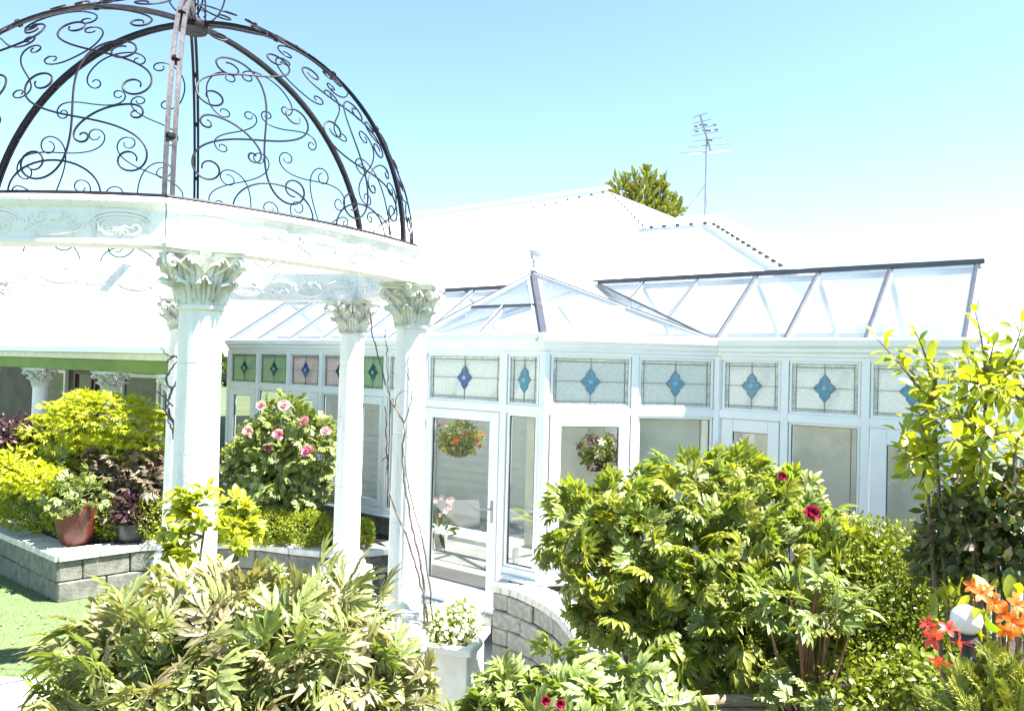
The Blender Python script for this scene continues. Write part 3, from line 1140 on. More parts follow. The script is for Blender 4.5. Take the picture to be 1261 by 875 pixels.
# finial: a small pale winged ornament on a spike
mb = MB()
mb.lathe([(0.0, 0.0), (0.045, 0.0), (0.05, 0.02), (0.02, 0.05), (0.012, 0.09), (0.022, 0.11), (0.012, 0.13), (0.0, 0.14)], APEX + Vector((0, 0, 0.01)), n=12)
fb = mb.build('finial', M['rafter_white'], cons, smooth=True, origin=APEX)
mb = MB()
b0 = APEX + Vector((0, 0, 0.14))
body = [b0 + Vector((0.0, 0, 0.0)), b0 + Vector((-0.02, 0, 0.03)), b0 + Vector((-0.03, 0, 0.06)), b0 + Vector((-0.05, 0, 0.08))]
mb.tube(body, [0.008, 0.02, 0.018, 0.006], n=8)
for sg in (-1, 1):
    mb.add([b0 + Vector((-0.02, 0, .04)), b0 + Vector((-0.08, sg * .05, .12)), b0 + Vector((0.02, sg * .07, .10)), b0 + Vector((0.10, sg * .03, .065)), b0 + Vector((0.02, sg * .005, .032)), b0 + Vector((0.0, sg * .01, .055))],
           [(0, 1, 2, 5), (5, 2, 3, 4)])
mb.build('bird_ornament', M['rafter_white'], fb)

# --- interior: floor, back wall with boards, white band
mb = MB()
mb.add([G(TLEFT, 0.05, ZF - 0.02), G(TEND, 0.05, ZF - 0.02), G(TEND, WB, ZF - 0.02), G(TLEFT, WB, ZF - 0.02)], [(0, 1, 2, 3)])
mb.add([Vector((p.x, p.y, ZF - 0.015)) for p in (J0, C0, C1, C2)], [(0, 1, 2, 3)])
mb.build('interior_floor', M['tile_floor'], cons)

# ------------------------------------------------------------------ HOUSE
house = thing('house', 'large white hip roofed house behind the conservatory', 'house', tuple(G(0, 6, 0)))
hw = MB()
mW = Matrix(((dL.x, -nL.x, 0, G(0, WB, 0).x), (dL.y, -nL.y, 0, G(0, WB, 0).y), (0, 0, 1, 0), (0, 0, 0, 1)))
hw.box(-9.0, 1.75, -0.30, -0.06, 0, 3.2, M4=mW)
hw.box(1.55, 1.75, -9.0, -0.30, 0, 3.2, M4=mW)
hw.build('wall', M['weatherboard'], house)
for i in range(19):
    z = 0.36 + i * 0.145
    mb = MB()
    vs = [mW @ Vector(p) for p in ((-9.0, -0.058, z), (1.74, -0.058, z), (1.74, -0.058, z + 0.150), (-9.0, -0.058, z + 0.150), (-9.0, -0.034, z), (1.74, -0.034, z), (1.74, -0.050, z + 0.150), (-9.0, -0.050, z + 0.150))]
    mb.add(vs, [(0, 1, 2, 3), (7, 6, 5, 4), (0, 4, 5, 1), (2, 6, 7, 3), (0, 3, 7, 4), (1, 5, 6, 2)])
    mb.build('weatherboard', M['weatherboard'], house)
# inner door / blinds seen through the glazing
for x0, x1, nm in ((-3.05, -2.05, 'interior_blind'), (-1.9, -0.4, 'interior_blind'), (-6.9, -5.8, 'interior_blind'), (0.1, 1.4, 'interior_blind')):
    mb = MB()
    mb.box(x0, x1, -0.03, 0.0, 0.45, 2.5, M4=mW)
    b_ = mb.build(nm, M['blind'], house)
    fr = frame_mb(mW, x0 - 0.07, x1 + 0.07, 0.38, 2.57, 0.07, -0.03, 0.02)
    fr.build('frame', M['upvc'], b_)
# roof planes
SLP = (7.5 - 3.3) / (10 - 1.9)


def on_front(px, py):
    """ray onto the main front roof plane z = 3.3 + (w-1.9)*SLP"""
    d = ray(px, py)
    n3 = Vector((nL.x, nL.y, 0))
    # w = (P - C2).nL ; z = EYE + s dz
    w0 = (Vector((0, 0)) - C2_).dot(nL)
    dw = Vector((d.x, d.y)).dot(nL)
    s = (3.3 + (w0 - 1.9) * SLP - EYE) / (d.z - dw * SLP)
    return Vector((0, 0, EYE)) + d * s


def tw(p):
    q = Vector((p.x, p.y)) - C2_
    return q.dot(dL), q.dot(nL)


rA, rE, rF, rG_ = on_front(750, 236), on_front(794, 281), on_front(877, 275), on_front(966, 330)
tA = tw(rA)
rL = G(tA[0] - 22, tA[1], rA.z)
gE = G(tw(rG_)[0] + 1.0, 1.9, 3.3)
hipdir = (rG_ - rF)
kk = (3.3 - rF.z) / hipdir.z
gE = rF + hipdir * kk
lE = G(tA[0] - 22, 1.9, 3.3)
S1, S2 = P(835, 270, rE.y + 3.2), P(890, 267.5, rF.y + 1.2)
S3 = P(992, 329, rG_.y + 0.9)
S3b = S2 + (S3 - S2) * 1.9


def roofmesh(name, polys, par, mt='roof_white'):
    mb = MB()
    for p in polys:
        mb.add(p, [tuple(range(len(p)))])
    return mb.build(name, M[mt], par)


roof = roofmesh('roof', [[lE, gE, rG_, rF, rE, rA, rL]], house)
bk = rA + Vector((nL.x, nL.y, 0)) * 8 + Vector((0, 0, -4.0))
roofmesh('hip_end', [[rA, rE, S1]], house)
roofmesh('roof', [[rE, rF, S2, S1], [rF, gE, S3b, S2]], house)
roofmesh('roof', [[rL, rA, bk, rL + Vector((nL.x, nL.y, 0)) * 8 + Vector((0, 0, -4.0))], [rA, S1, bk], [S1, S2, S3b, bk]], house)
# sheet ribs: standing seams running down the slope (real relief)
mb = MB()
t0, t1 = tA[0] - 8, tw(rG_)[0]
dn = (G(0, 1.9, 3.3) - G(0, 10, 3.3 + 8.1 * SLP)).normalized()
# scalloped dark edge under the flashings: one small gap beside another
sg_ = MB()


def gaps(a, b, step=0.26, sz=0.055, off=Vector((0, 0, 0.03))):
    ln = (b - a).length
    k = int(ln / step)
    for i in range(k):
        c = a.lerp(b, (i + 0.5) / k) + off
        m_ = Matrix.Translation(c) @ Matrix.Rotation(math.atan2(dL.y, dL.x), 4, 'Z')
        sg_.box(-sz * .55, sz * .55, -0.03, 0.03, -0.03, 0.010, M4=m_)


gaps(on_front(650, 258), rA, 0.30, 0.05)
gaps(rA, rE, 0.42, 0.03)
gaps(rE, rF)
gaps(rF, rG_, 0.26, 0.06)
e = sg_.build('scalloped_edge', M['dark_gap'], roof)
e['kind'] = 'stuff'


def strip(a, b, w, name, mt='roof_white', lift=0.05):
    mb = MB()
    d = (b - a).normalized()
    sd_ = d.cross(Vector((0, 0, 1))).normalized() * w / 2
    u = Vector((0, 0, lift))
    mb.add([a - sd_ + u * .4, a + u, a + sd_ + u * .4, b - sd_ + u * .4, b + u, b + sd_ + u * .4], [(0, 1, 4, 3), (1, 2, 5, 4)])
    return mb.build(name, M[mt], roof)


up_ = Vector((0, 0, 0.10))
strip(rL + up_, rA + up_, 0.34, 'ridge_cap')
strip(rE + up_, rF + up_, 0.3, 'ridge_cap')
strip(rF + up_, gE + up_, 0.3, 'ridge_cap')
strip(S1 + Vector((0, 0, .02)), S2 + Vector((0, 0, .02)), 0.12, 'ridge_cap')
strip(S2 + Vector((0, 0, .02)), S3b, 0.05, 'ridge_cap', 'rafter_white')
# fascia of the house eave with a perforated band seen through the glazed roof
mb = MB()
mb.box(-10.0, 1.9, -0.02, 0.10, 3.16, 3.40, M4=mW)
fc = mb.build('fascia', M['rafter_white'], house)

# --- verandah at the left: its own front line parallel to the conservatory
V0 = Vector((-5.7, 10.3))
mV = Matrix(((dL.x, -nL.x, 0, V0.x), (dL.y, -nL.y, 0, V0.y), (0, 0, 1, 0), (0, 0, 0, 1)))
ver = thing('verandah', 'shaded verandah at the left with white columns and a green valance', 'verandah', (V0.x, V0.y, 0))


def vbox(name, x0, x1, y0, y1, z0, z1, mt, par=None, bev=0.004):
    mb = MB()
    mb.box(x0, x1, y0, y1, z0, z1, M4=mV, bev=bev)
    return mb.build(name, M[mt], par or ver)


vbox('gutter', -9.5, 2.12, -0.02, 0.13, 2.86, 2.95, 'upvc')
vbox('fascia', -9.5, 2.10, -0.06, 0.03, 2.77, 2.857, 'cream')
vbox('valance', -9.5, 2.08, -0.055, -0.02, 2.60, 2.768, 'green_blind')
mb = MB()
a_ = [mV @ Vector(p) for p in ((-9.5, 0.1, 0.34), (2.0, 0.1, 0.34), (-0.95, -2.3, 0.34), (-9.5, -2.3, 0.34))]
mb.add(a_ + [v - Vector((0, 0, 0.33)) for v in a_], [(0, 1, 2, 3), (7, 6, 5, 4), (0, 4, 5, 1), (1, 5, 6, 2), (2, 6, 7, 3), (3, 7, 4, 0)])
mb.build('floor_slab', M['paving'], ver)
mb = MB()
a_ = [mV @ Vector(p) for p in ((-9.6, 0.12, 2.955), (2.1, 0.12, 2.955), (-0.95, -2.3, 3.5), (-9.6, -2.3, 3.5))]
mb.add(a_ + [v - Vector((0, 0, 0.05)) for v in a_], [(0, 1, 2, 3), (7, 6, 5, 4), (0, 4, 5, 1), (1, 5, 6, 2), (2, 6, 7, 3), (3, 7, 4, 0)])
mb.build('roof', M['roof_white'], ver)
vbox('rear_wall', -12.4, -1.0, -2.42, -2.3, 0.34, 3.3, 'shade_brown_wall')
for x0, x1, z0, z1, mt in ((-7.6, -6.4, 1.1, 2.5, 'upvc'), (-6.0, -5.2, 0.5, 2.5, 'maroon'), (-5.1, -4.3, 0.5, 2.5, 'maroon'), (-4.0, -2.6, 1.0, 2.5, 'upvc'), (-2.5, -1.8, 1.0, 2.5, 'upvc'), (-1.75, -1.05, 1.0, 2.5, 'upvc')):
    fr = frame_mb(mV, x0, x1, z0, z1, 0.07, -2.3, -2.22)
    f_ = fr.build('window' if mt == 'upvc' else 'door', M[mt], ver)
    pb_ = MB()
    pb_.box(x0 + 0.07, x1 - 0.07, -2.28, -2.265, z0 + 0.07, z1 - 0.07, M4=mV)
    pb_.build('pane', M['dark_glass'], f_)


# ------------------------------------------------------------------ columns
def bell_leaves(cz, r0, h, lean, n_, wid, off, s=1.0):
    """ring of acanthus leaves: each strip curls out at the tip; ribbed"""
    vs = []
    fs = []
    for k in range(n_):
        an = 2 * PI * (k + off) / n_
        rad = Vector((math.cos(an), math.sin(an), 0))
        tan = Vector((-math.sin(an), math.cos(an), 0))
        st = [(0, 0.003, 0.6), (0.25, 0.006, 0.85), (0.5, 0.010, 1.0), (0.75, 0.020, 1.0), (0.92, 0.042, 0.85), (1.0, 0.066, 0.6), (0.96, 0.078, 0.35)]
        o = len(vs)
        cols = [-1, -.72, -.45, -.2, 0, .2, .45, .72, 1]
        for (u, d, w) in st:
            rr = r0 + lean * u + d
            for ci, c in enumerate(cols):
                rib = (0.010 if ci % 2 == 0 else -0.004) - 0.018 * abs(c)
                dz = -0.028 * abs(c) * u + (0.012 if ci % 2 else 0)
                vs.append(rad * (rr + rib) + tan * (c * wid * w / 2) + Vector((0, 0, cz + h * u + dz)))
        nc = len(cols)
        for i in range(len(st) - 1):
            for c in range(nc - 1):
                a = o + i * nc + c
                fs.append((a, a + 1, a + nc + 1, a + nc))
    return [v * 1.0 for v in vs], fs


def capital_mesh(H=0.30, R0=0.104):
    """cast capital; origin at neck"""
    mb = MB()
    mb.lathe([(R0, 0), (R0 + .012, .006), (R0 + .016, .018), (R0 + .010, .028), (R0, .032), (R0 + .002, .10), (R0 + .02, .20), (R0 + .055, .262)], (0, 0, 0), n=28)
    v, f = bell_leaves(0.03, R0 + 0.004, 0.125, 0.014, 8, 0.100, 0.0)
    mb.add(v, f)
    v, f = bell_leaves(0.05, R0 + 0.003, 0.195, 0.042, 8, 0.125, 0.5)
    mb.add(v, f)
    # corner volutes
    for k in range(4):
        an = PI / 4 + k * PI / 2
        rad = Vector((math.cos(an), math.sin(an), 0))
        for sg in (-1, 1):
            tan = Vector((-math.sin(an), math.cos(an), 0)) * sg
            pts = []
            for i in range(26):
                u = i / 25
                if u < 0.35:
                    q = u / 0.35
                    pts.append(rad * (0.13 + 0.085 * q) + tan * (0.055 * (1 - q) + 0.012) + Vector((0, 0, 0.17 + 0.075 * q)))
                else:
                    q = (u - 0.35) / 0.65
                    a = PI / 2 - q * 2 * PI * 1.25
                    r = 0.034 * (1 - 0.75 * q)
                    pts.append(rad * (0.215 + r * math.cos(a)) + tan * 0.013 + Vector((0, 0, 0.222 + r * math.sin(a))))
            mb.tube(pts, 0.0085, n=6)
    # concave abacus in two steps
    for z0, z1, hwid, ccv in ((0.262, 0.280, 0.178, 0.030), (0.281, H, 0.196, 0.030)):
        loop = []
        for k in range(4):
            an = k * PI / 2
            for s_ in range(-4, 5):
                u = s_ / 4.0
                x = hwid - ccv * (1 - u * u)
                y = u * (hwid - 0.022)
                loop.append((x * math.cos(an) - y * math.sin(an), x * math.sin(an) + y * math.cos(an)))
        n_ = len(loop)
        mb.add([(x, y, z0) for x, y in loop] + [(x, y, z1) for x, y in loop], [tuple(range(n_ - 1, -1, -1)), tuple(range(n_, 2 * n_))] + [(i, (i + 1) % n_, n_ + (i + 1) % n_, n_ + i) for i in range(n_)])
    for k in range(4):
        an = k * PI / 2
        mb.lathe([(0.0, -.01), (0.02, -.008), (0.026, 0.0), (0.012, 0.012), (0.0, 0.016)], (0, 0, 0), n=10,
                 M4=Matrix.Translation((0.165 * math.cos(an), 0.165 * math.sin(an), 0.272)) @ Matrix.Rotation(an, 4, 'Z') @ Matrix.Rotation(PI / 2, 4, 'Y'))
    me = bpy.data.meshes.new('capital')
    me.from_pydata([tuple(v) for v in mb.v], [], mb.f)
    me.materials.append(M['capital'])
    me.shade_smooth()
    me.set_sharp_from_angle(angle=R_(38))
    return me


CAP_ME = capital_mesh()


def mk(name, me, parent, loc, rz=0.0):
    ob = bpy.data.objects.new(name, me)
    COL.objects.link(ob)
    ob.parent = parent
    ob.location = Vector(loc) - world_loc(parent)
    ob.rotation_euler = (0, 0, rz)
    return ob


def shaft_mesh(H, r_top=0.100, r_bot=0.114):
    mb = MB()
    prof = []
    zs = [0, 0.0, 0.02]
    seg = [0.0, H * 0.33, H * 0.36, H * 0.66, H * 0.69, H]
    def rr(z):
        u = z / H
        return r_bot + (r_top - r_bot) * (u ** 1.3)
    joints = [H * 0.30, H * 0.62, H * 0.86]
    z = 0.0
    zz = sorted(set([0.0, H * .1, H * .2, H * .45, H * .75, H] + [j + d for j in joints for d in (-0.004, -0.0015, 0.0015, 0.004)]))
    for z in zz:
        r = rr(z)
        for j in joints:
            if abs(z - j) < 0.002:
                r -= 0.004
        prof.append((r, z))
    def flute(an, r, z):
        k = (an / (2 * PI) * 8) % 1.0
        d = abs(k - 0.5) * 2      # 0 centre, 1 edge
        return 1.0 - (0.035 if (0.86 < d) and 0.12 < z < H - 0.10 else 0.0)
    mb.lathe(prof, (0, 0, 0), n=64, fl=flute)
    me = bpy.data.meshes.new('shaft')
    me.from_pydata([tuple(v) for v in mb.v], [], mb.f)
    me.materials.append(M['stone_white'])
    me.shade_smooth()
    me.set_sharp_from_angle(angle=R_(30))
    return me


def base_mesh():
    mb = MB()
    mb.box(-0.165, 0.165, -0.165, 0.165, 0, 0.05, bev=0.006)
    mb.lathe([(0.160, 0.05), (0.168, 0.065), (0.168, 0.085), (0.155, 0.10), (0.132, 0.108), (0.126, 0.125), (0.140, 0.135), (0.145, 0.150), (0.138, 0.163), (0.122, 0.168), (0.114, 0.19)], (0, 0, 0), n=40)
    me = bpy.data.meshes.new('base')
    me.from_pydata([tuple(v) for v in mb.v], [], mb.f)
    me.materials.append(M['stone_white'])
    me.shade_smooth()
    me.set_sharp_from_angle(angle=R_(35))
    return me


# gazebo
GC = Vector((-2.287, 5.112, 0))
u_ = Vector((0.408, -0.913, 0))
v_ = Vector((0.913, 0.408, 0))
GR = 1.60
ZB, ZCAP, ZRING, RISE = 1.0, 3.34, 3.575, 1.56


def gp(th, r=GR, z=0.0):
    th = R_(th)
    return GC + (u_ * math.cos(th) + v_ * math.sin(th)) * r + Vector((0, 0, z))


gaz = thing('gazebo', 'white round gazebo with leafy capitals and a domed black wrought iron scroll roof', 'gazebo', tuple(GC))
SH_H = ZCAP - 0.30 - (ZB + 0.19)
SH_ME = shaft_mesh(SH_H)
BA_ME = base_mesh()
ped = MB()
ped.box(-0.165, 0.165, -0.165, 0.165, 0.10, 0.93, bev=0.008)
ped.box(-0.185, 0.185, -0.185, 0.185, 0.931, 0.999, bev=0.012)
ped.box(-0.19, 0.19, -0.19, 0.19, 0.0, 0.099, bev=0.012)
PED = bpy.data.meshes.new('pedestal')
PED.from_pydata([tuple(v) for v in ped.v], [], ped.f)
PED.materials.append(M['white_plaster'])
for k in range(6):
    th = (3, 63, 122, 180, 241, 302)[k]
    p = gp(th)
    vec = p - GC
    rz = math.atan2(vec.y, vec.x)
    col = mk('column', SH_ME, gaz, p + Vector((0, 0, ZB + 0.19)), rz)
    for nm, me, z in (('capital', CAP_ME, ZCAP - 0.30), ('base', BA_ME, ZB), ('pedestal', PED, 0.0)):
        o = bpy.data.objects.new(nm, me)
        COL.objects.link(o)
        o.parent = col
        o.location = (0, 0, z - (ZB + 0.19))
# ring beams: six curved segments, slightly flatter than the circle, butted at the joints
RI, RO = GR - 0.085, GR + 0.085
JOFF = -3.0


def arc_pt(k, s, r, z, flat=0.55):
    """segment k, s 0..1 between joints k and k+1; flatter than the circle"""
    a0 = JOFF + 60 * k
    circ = gp(a0 + 60 * s, r, z)
    chord = gp(a0, r, z).lerp(gp(a0 + 60, r, z), s)
    return circ.lerp(chord, 1 - flat)


prof = [(RI, ZCAP + 0.002), (RO - .012, ZCAP + 0.002), (RO - .012, ZCAP + .022), (RO - .022, ZCAP + .032), (RO - .022, ZRING - .062), (RO - .006, ZRING - .048), (RO + .004, ZRING - .030), (RO + .004, ZRING - .012), (RO - .01, ZRING), (RI, ZRING)]
NS = 18
relief_rng = random.Random(5)


def scroll_curve(p0, p1, kind='S', turns=1.3, npt=44, bend=1.0):
    """2D scroll with curled ends; curl centres mapped to p0 and p1"""
    ks = []
    for i in range(npt):
        s = i / (npt - 1)
        e = abs(2 * s - 1)
        k = bend + turns * 17.0 * (max(0, e - .32) / .68) ** 1.1
        sign = 1 if (s < 0.5 or kind == 'C') else -1
        if kind == 'S':
            k = (turns * 17.0 * (max(0, e - .30) / .70) ** 1.1 + bend * min(1, e * 3))
        ks.append(k * sign)
    x = y = 0.0
    a = 0.0
    pts = []
    ds = 1.0 / (npt - 1) * 2.0
    for k in ks:
        pts.append((x, y))
        a += k * ds
        x += math.cos(a) * ds
        y += math.sin(a) * ds
    # centres of the curls
    def cen_(seg):
        return (sum(q[0] for q in seg) / len(seg), sum(q[1] for q in seg) / len(seg))
    m_ = max(4, npt // 7)
    c0, c1 = cen_(pts[:m_]), cen_(pts[-m_:])
    vx, vy = c1[0] - c0[0], c1[1] - c0[1]
    wx, wy = p1[0] - p0[0], p1[1] - p0[1]
    den = vx * vx + vy * vy
    a_, b_ = (vx * wx + vy * wy) / den, (vx * wy - vy * wx) / den
    return [(p0[0] + a_ * (q[0] - c0[0]) - b_ * (q[1] - c0[1]), p0[1] + b_ * (q[0] - c0[0]) + a_ * (q[1] - c0[1])) for q in pts]


def mirror2(pts):
    return [(-x, y) for x, y in pts]


for k in range(6):
    mb = MB()
    vs = []
    for i in range(NS + 1):
        s = 0.0015 + 0.997 * i / NS
        for (r, z) in prof:
            vs.append(arc_pt(k, s, r, z))
    n_ = len(prof)
    fs = []
    for i in range(NS):
        for j in range(n_):
            j2 = (j + 1) % n_
            fs.append((i * n_ + j, i * n_ + j2, (i + 1) * n_ + j2, (i + 1) * n_ + j))
    fs.append(tuple(range(n_)))
    fs.append(tuple(NS * n_ + j for j in range(n_ - 1, -1, -1)))
    mb.add(vs, fs)
    beam = mb.build('ring_beam', M['stone_white'], gaz, smooth=R_(25), origin=arc_pt(k, .5, GR, ZCAP))
    # carved relief outside and inside
    rm = MB()
    for side in (1, -1):
        rr = (RO - 0.022) if side > 0 else RI
        H0, H1 = ZCAP + 0.035, ZRING - 0.065
        hh = H1 - H0
        Wd = 2 * PI * GR / 6
        nn = 5
        cell = Wd * 0.94 / nn
        for c in range(nn):
            x0 = Wd * 0.03 + c * cell
            items = []
            fl = 1 if c % 2 else -1
            def mp(px_, py_):
                return (x0 + px_ * cell, H0 + (py_ if fl > 0 else 1 - py_) * hh)
            for sx_, sg in ((.30, 1), (.70, -1)):
                items.append([mp(sx_ + sg * (.20 - .015 * q) * math.cos(q * .52) * .75, .66 + (.30 - .022 * q) * math.sin(q * .52 + .2)) for q in range(0, 17)])
            for w_ in (0.0, .13, .26):
                items.append([mp(.5 + (.46 - w_ * .5) * math.cos(PI + PI * q / 12), .46 + (.42 - w_) * math.sin(PI + PI * q / 12)) for q in range(13)])
            for q in range(7):
                a = PI * (.12 + .76 * q / 6)
                items.append([mp(.5 + .05 * math.cos(a), .50 + .08 * math.sin(a)), mp(.5 + .10 * math.cos(a), .52 + .28 * math.sin(a)), mp(.5 + .17 * math.cos(a), .50 + .42 * math.sin(a))])
            for q in range(4):
                a = relief_rng.uniform(-.4, .4)
                items.append([mp(.0 + .05 * q, .15 + .1 * q), mp(.04 + .05 * q + a * .1, .35 + .1 * q), mp(.0 + .06 * q, .55 + .08 * q)])
            for it in items:
                pts = []
                for (x, z) in it:
                    z = min(max(z, H0 + .002), H1 - .002)
                    s = min(max(x / Wd, 0.004), .996)
                    pts.append(arc_pt(k, s, rr, z))
                rad = [0.0060 + 0.0045 * math.sin(PI * (i + .5) / len(pts)) for i in range(len(pts))]
                rm.tube(pts, rad, n=5)
    r_ = rm.build('carved_relief', M['stone_white'], beam, smooth=True)

# dome: ring rail, twin-bar ribs, scrolls
RD = GR - 0.03
mb = MB()
for k in range(6):
    pass
pts = []
for k in range(6):
    for i in range(10):
        pts.append(arc_pt(k, i / 10, RO - 0.03, ZRING + 0.010))
pts.append(pts[0])
mb.tube(pts, 0.011, n=6)
mb.build('base_rail', M['iron'], gaz)


def dome_pt(th, e, dr=0.0):
    """th degrees, e elevation radians"""
    return gp(th, (RD + dr) * math.cos(e), ZRING + (RISE + dr) * math.sin(e))


for k in range(6):
    th = JOFF + 60 * k
    tdir = (gp(th + 90) - GC).normalized()
    mb = MB()
    for sgn in (-1, 1):
        pts = [dome_pt(th, R_(0.5 + 87.5 * i / 26)) + tdir * sgn * (0.018 if k == 0 else 0.0135) for i in range(27)]
        # rectangular bar swept
        vs, fs = [], []
        for i, p in enumerate(pts):
            rad = (p - tdir * sgn * .015 - GC - Vector((0, 0, ZRING)))
            rad.z *= RD / RISE
            rad.normalize()
            for a, b in ((-1, -1), (1, -1), (1, 1), (-1, 1)):
                vs.append(p + tdir * a * (0.0115 if k == 0 else 0.0095) + rad * b * 0.012)
        for i in range(len(pts) - 1):
            for j in range(4):
                fs.append((i * 4 + j, i * 4 + (j + 1) % 4, (i + 1) * 4 + (j + 1) % 4, (i + 1) * 4 + j))
        fs += [(3, 2, 1, 0), tuple(len(vs) - 4 + j for j in range(4))]
        mb.add(vs, fs)
    rib = mb.build('rib', M['iron_old_glare'] if k == 0 else M['iron'], gaz, origin=dome_pt(th, 0))
    cb = MB()
    for e_ in (12, 30, 48, 66):
        p = dome_pt(th, R_(e_))
        q = p + (dome_pt(th, R_(e_ + 2)) - p)
        cb.tube([p, p.lerp(q, .4)], 0.027 if k == 0 else .022, n=8)
        cb.build('clamp', M['iron'], rib, origin=p)
        cb = MB()
# scroll layout of one gore in metres (x across, y up the meridian)
lay = []
for (a, b, kd, tr, bend, sym) in (
        ((0.20, 0.17), (0.44, 0.84), 'S', 1.15, 2.2, 1),
        ((0.62, 0.20), (0.15, 0.60), 'S', 1.10, 2.0, 1),
        ((0.56, 0.62), (0.14, 1.04), 'S', 1.10, 1.9, 1),
        ((0.40, 1.14), (0.09, 1.44), 'S', 1.10, 1.8, 1),
        ((0.26, 1.48), (0.08, 1.80), 'C', 1.05, 1.2, 1),
        ((0.62, 0.44), (0.42, 0.30), 'C', 1.05, 1.2, 1),
        ((-0.34, 0.03), (0.34, 0.03), 'A', 0, 0, 0),
):
    if kd == 'A':
        for cx_ in (-0.30, 0.30):
            lay.append([(cx_ + 0.22 * math.cos(PI * i / 20), 0.01 + 0.16 * math.sin(PI * i / 20)) for i in range(21)])
        continue
    c = scroll_curve(a, b, kd, tr, 84, bend)
    lay.append(c)
    if sym:
        lay.append(mirror2(c))
for k in range(6):
    thc = JOFF + 60 * k + 30
    for c in lay:
        pts = []
        for (x, y) in c:
            y = min(max(y, 0.012), RD * R_(86))
            e_ = y / RD
            rr_ = RD * math.cos(e_)
            lim = R_(29) * rr_
            x = min(max(x, -lim), lim)
            pts.append(dome_pt(thc + math.degrees(x / max(rr_, .05)), e_))
        nn = len(pts)
        mb = MB()
        mb.tube(pts, [0.0056 if 3 < i < nn - 4 else 0.0046 for i in range(nn)], n=5)
        mb.build('scroll', M['iron'], gaz, smooth=True, origin=pts[nn // 2])
# crown: boss plate, spike, curls
ap = GC + Vector((0, 0, ZRING + RISE))
mb = MB()
mb.lathe([(0.0, -0.05), (0.10, -0.05), (0.11, -0.02), (0.10, 0.01), (0.03, 0.02), (0.02, 0.05), (0.018, 0.5), (0.03, 0.52), (0.03, 0.56), (0.0, 0.62)], ap, n=16)
cr = mb.build('finial', M['iron'], gaz, smooth=True, origin=ap)
for k in range(8):
    an = k * PI / 4
    rad = Vector((math.cos(an), math.sin(an), 0))
    c = scroll_curve((0.075, 0.10), (0.14, 0.40), 'C', 1.1, 34, 1.2) if k % 2 else [(0.09, 0.0), (0.085, 0.15), (0.06, 0.30), (0.035, 0.5)]
    mb = MB()
    mb.tube([ap + rad * max(x, 0.02) + Vector((0, 0, max(z, 0.0))) for x, z in c], 0.006, n=5)
    mb.build('curl', M['iron'], cr, smooth=True)

# verandah columns (same family, shorter)
for s in (0.0, -2.28, -4.6, 1.72):
    p = mV @ Vector((s, -0.12, 0))
    col = mk('column', SH_ME, ver, p + Vector((0, 0, 0.34)))
    col.scale = (1.0, 1.0, (2.30 - 0.34) / SH_H)
    o = bpy.data.objects.new('capital', CAP_ME)
    COL.objects.link(o)
    o.parent = col
    o.location = (0, 0, SH_H)
    o.scale = (1, 1, SH_H / (2.30 - 0.34))

# ------------------------------------------------------------------ RETAINING WALLS


def polyline_len(pts):
    L = [0]
    for a, b in zip(pts, pts[1:]):
        L.append(L[-1] + (b - a).length)
    return L


def at_len(pts, L, s):
    s = min(max(s, 0), L[-1])
    for i in range(len(pts) - 1):
        if s <= L[i + 1] + 1e-9:
            f = (s - L[i]) / max(L[i + 1] - L[i], 1e-9)
            return pts[i].lerp(pts[i + 1], f)
    return pts[-1]


def smooth_line(pts, n=8):
    out_ = []
    P4 = [pts[0]] + list(pts) + [pts[-1]]
    for i in range(1, len(P4) - 2):
        p0, p1, p2, p3 = P4[i - 1], P4[i], P4[i + 1], P4[i + 2]
        for k in range(n):
            t = k / n
            out_.append(0.5 * ((2 * p1) + (p2 - p0) * t + (2 * p0 - 5 * p1 + 4 * p2 - p3) * t * t + (-p0 + 3 * p1 - 3 * p2 + p3) * t ** 3))
    out_.append(pts[-1])
    return out_


def lay_blocks(owner, pts, course_h, z0, ncourse, ln, depth, mt, name, rr, proud=0.0, gap=0.007, jit=0.008, bev=0.006):
    """blocks laid along a plan line (front face line; body lies to the left of the walking direction)"""
    L = polyline_len(pts)
    for c in range(ncourse):
        s = -(ln * 0.5 if c % 2 else 0)
        while s < L[-1] - 0.02:
            a, b = max(s, 0), min(s + ln, L[-1])
            s += ln
            if b - a < 0.04:
                continue
            pa, pb = at_len(pts, L, a + gap / 2), at_len(pts, L, b - gap / 2)
            d = (pb - pa)
            w = d.length
            d.normalize()
            nn = Vector((-d.y, d.x))
            o = pa - nn * (proud + rr.uniform(-jit, jit) * .6)
            m = Matrix(((d.x, nn.x, 0, o.x), (d.y, nn.y, 0, o.y), (0, 0, 1, z0 + c * course_h), (0, 0, 0, 1)))
            mb = MB()
            mb.box(0, w, 0, depth, 0, course_h - gap, M4=m, bev=bev)
            mb.build(name, mt, owner, origin=m @ Vector((w / 2, depth / 2, 0)))


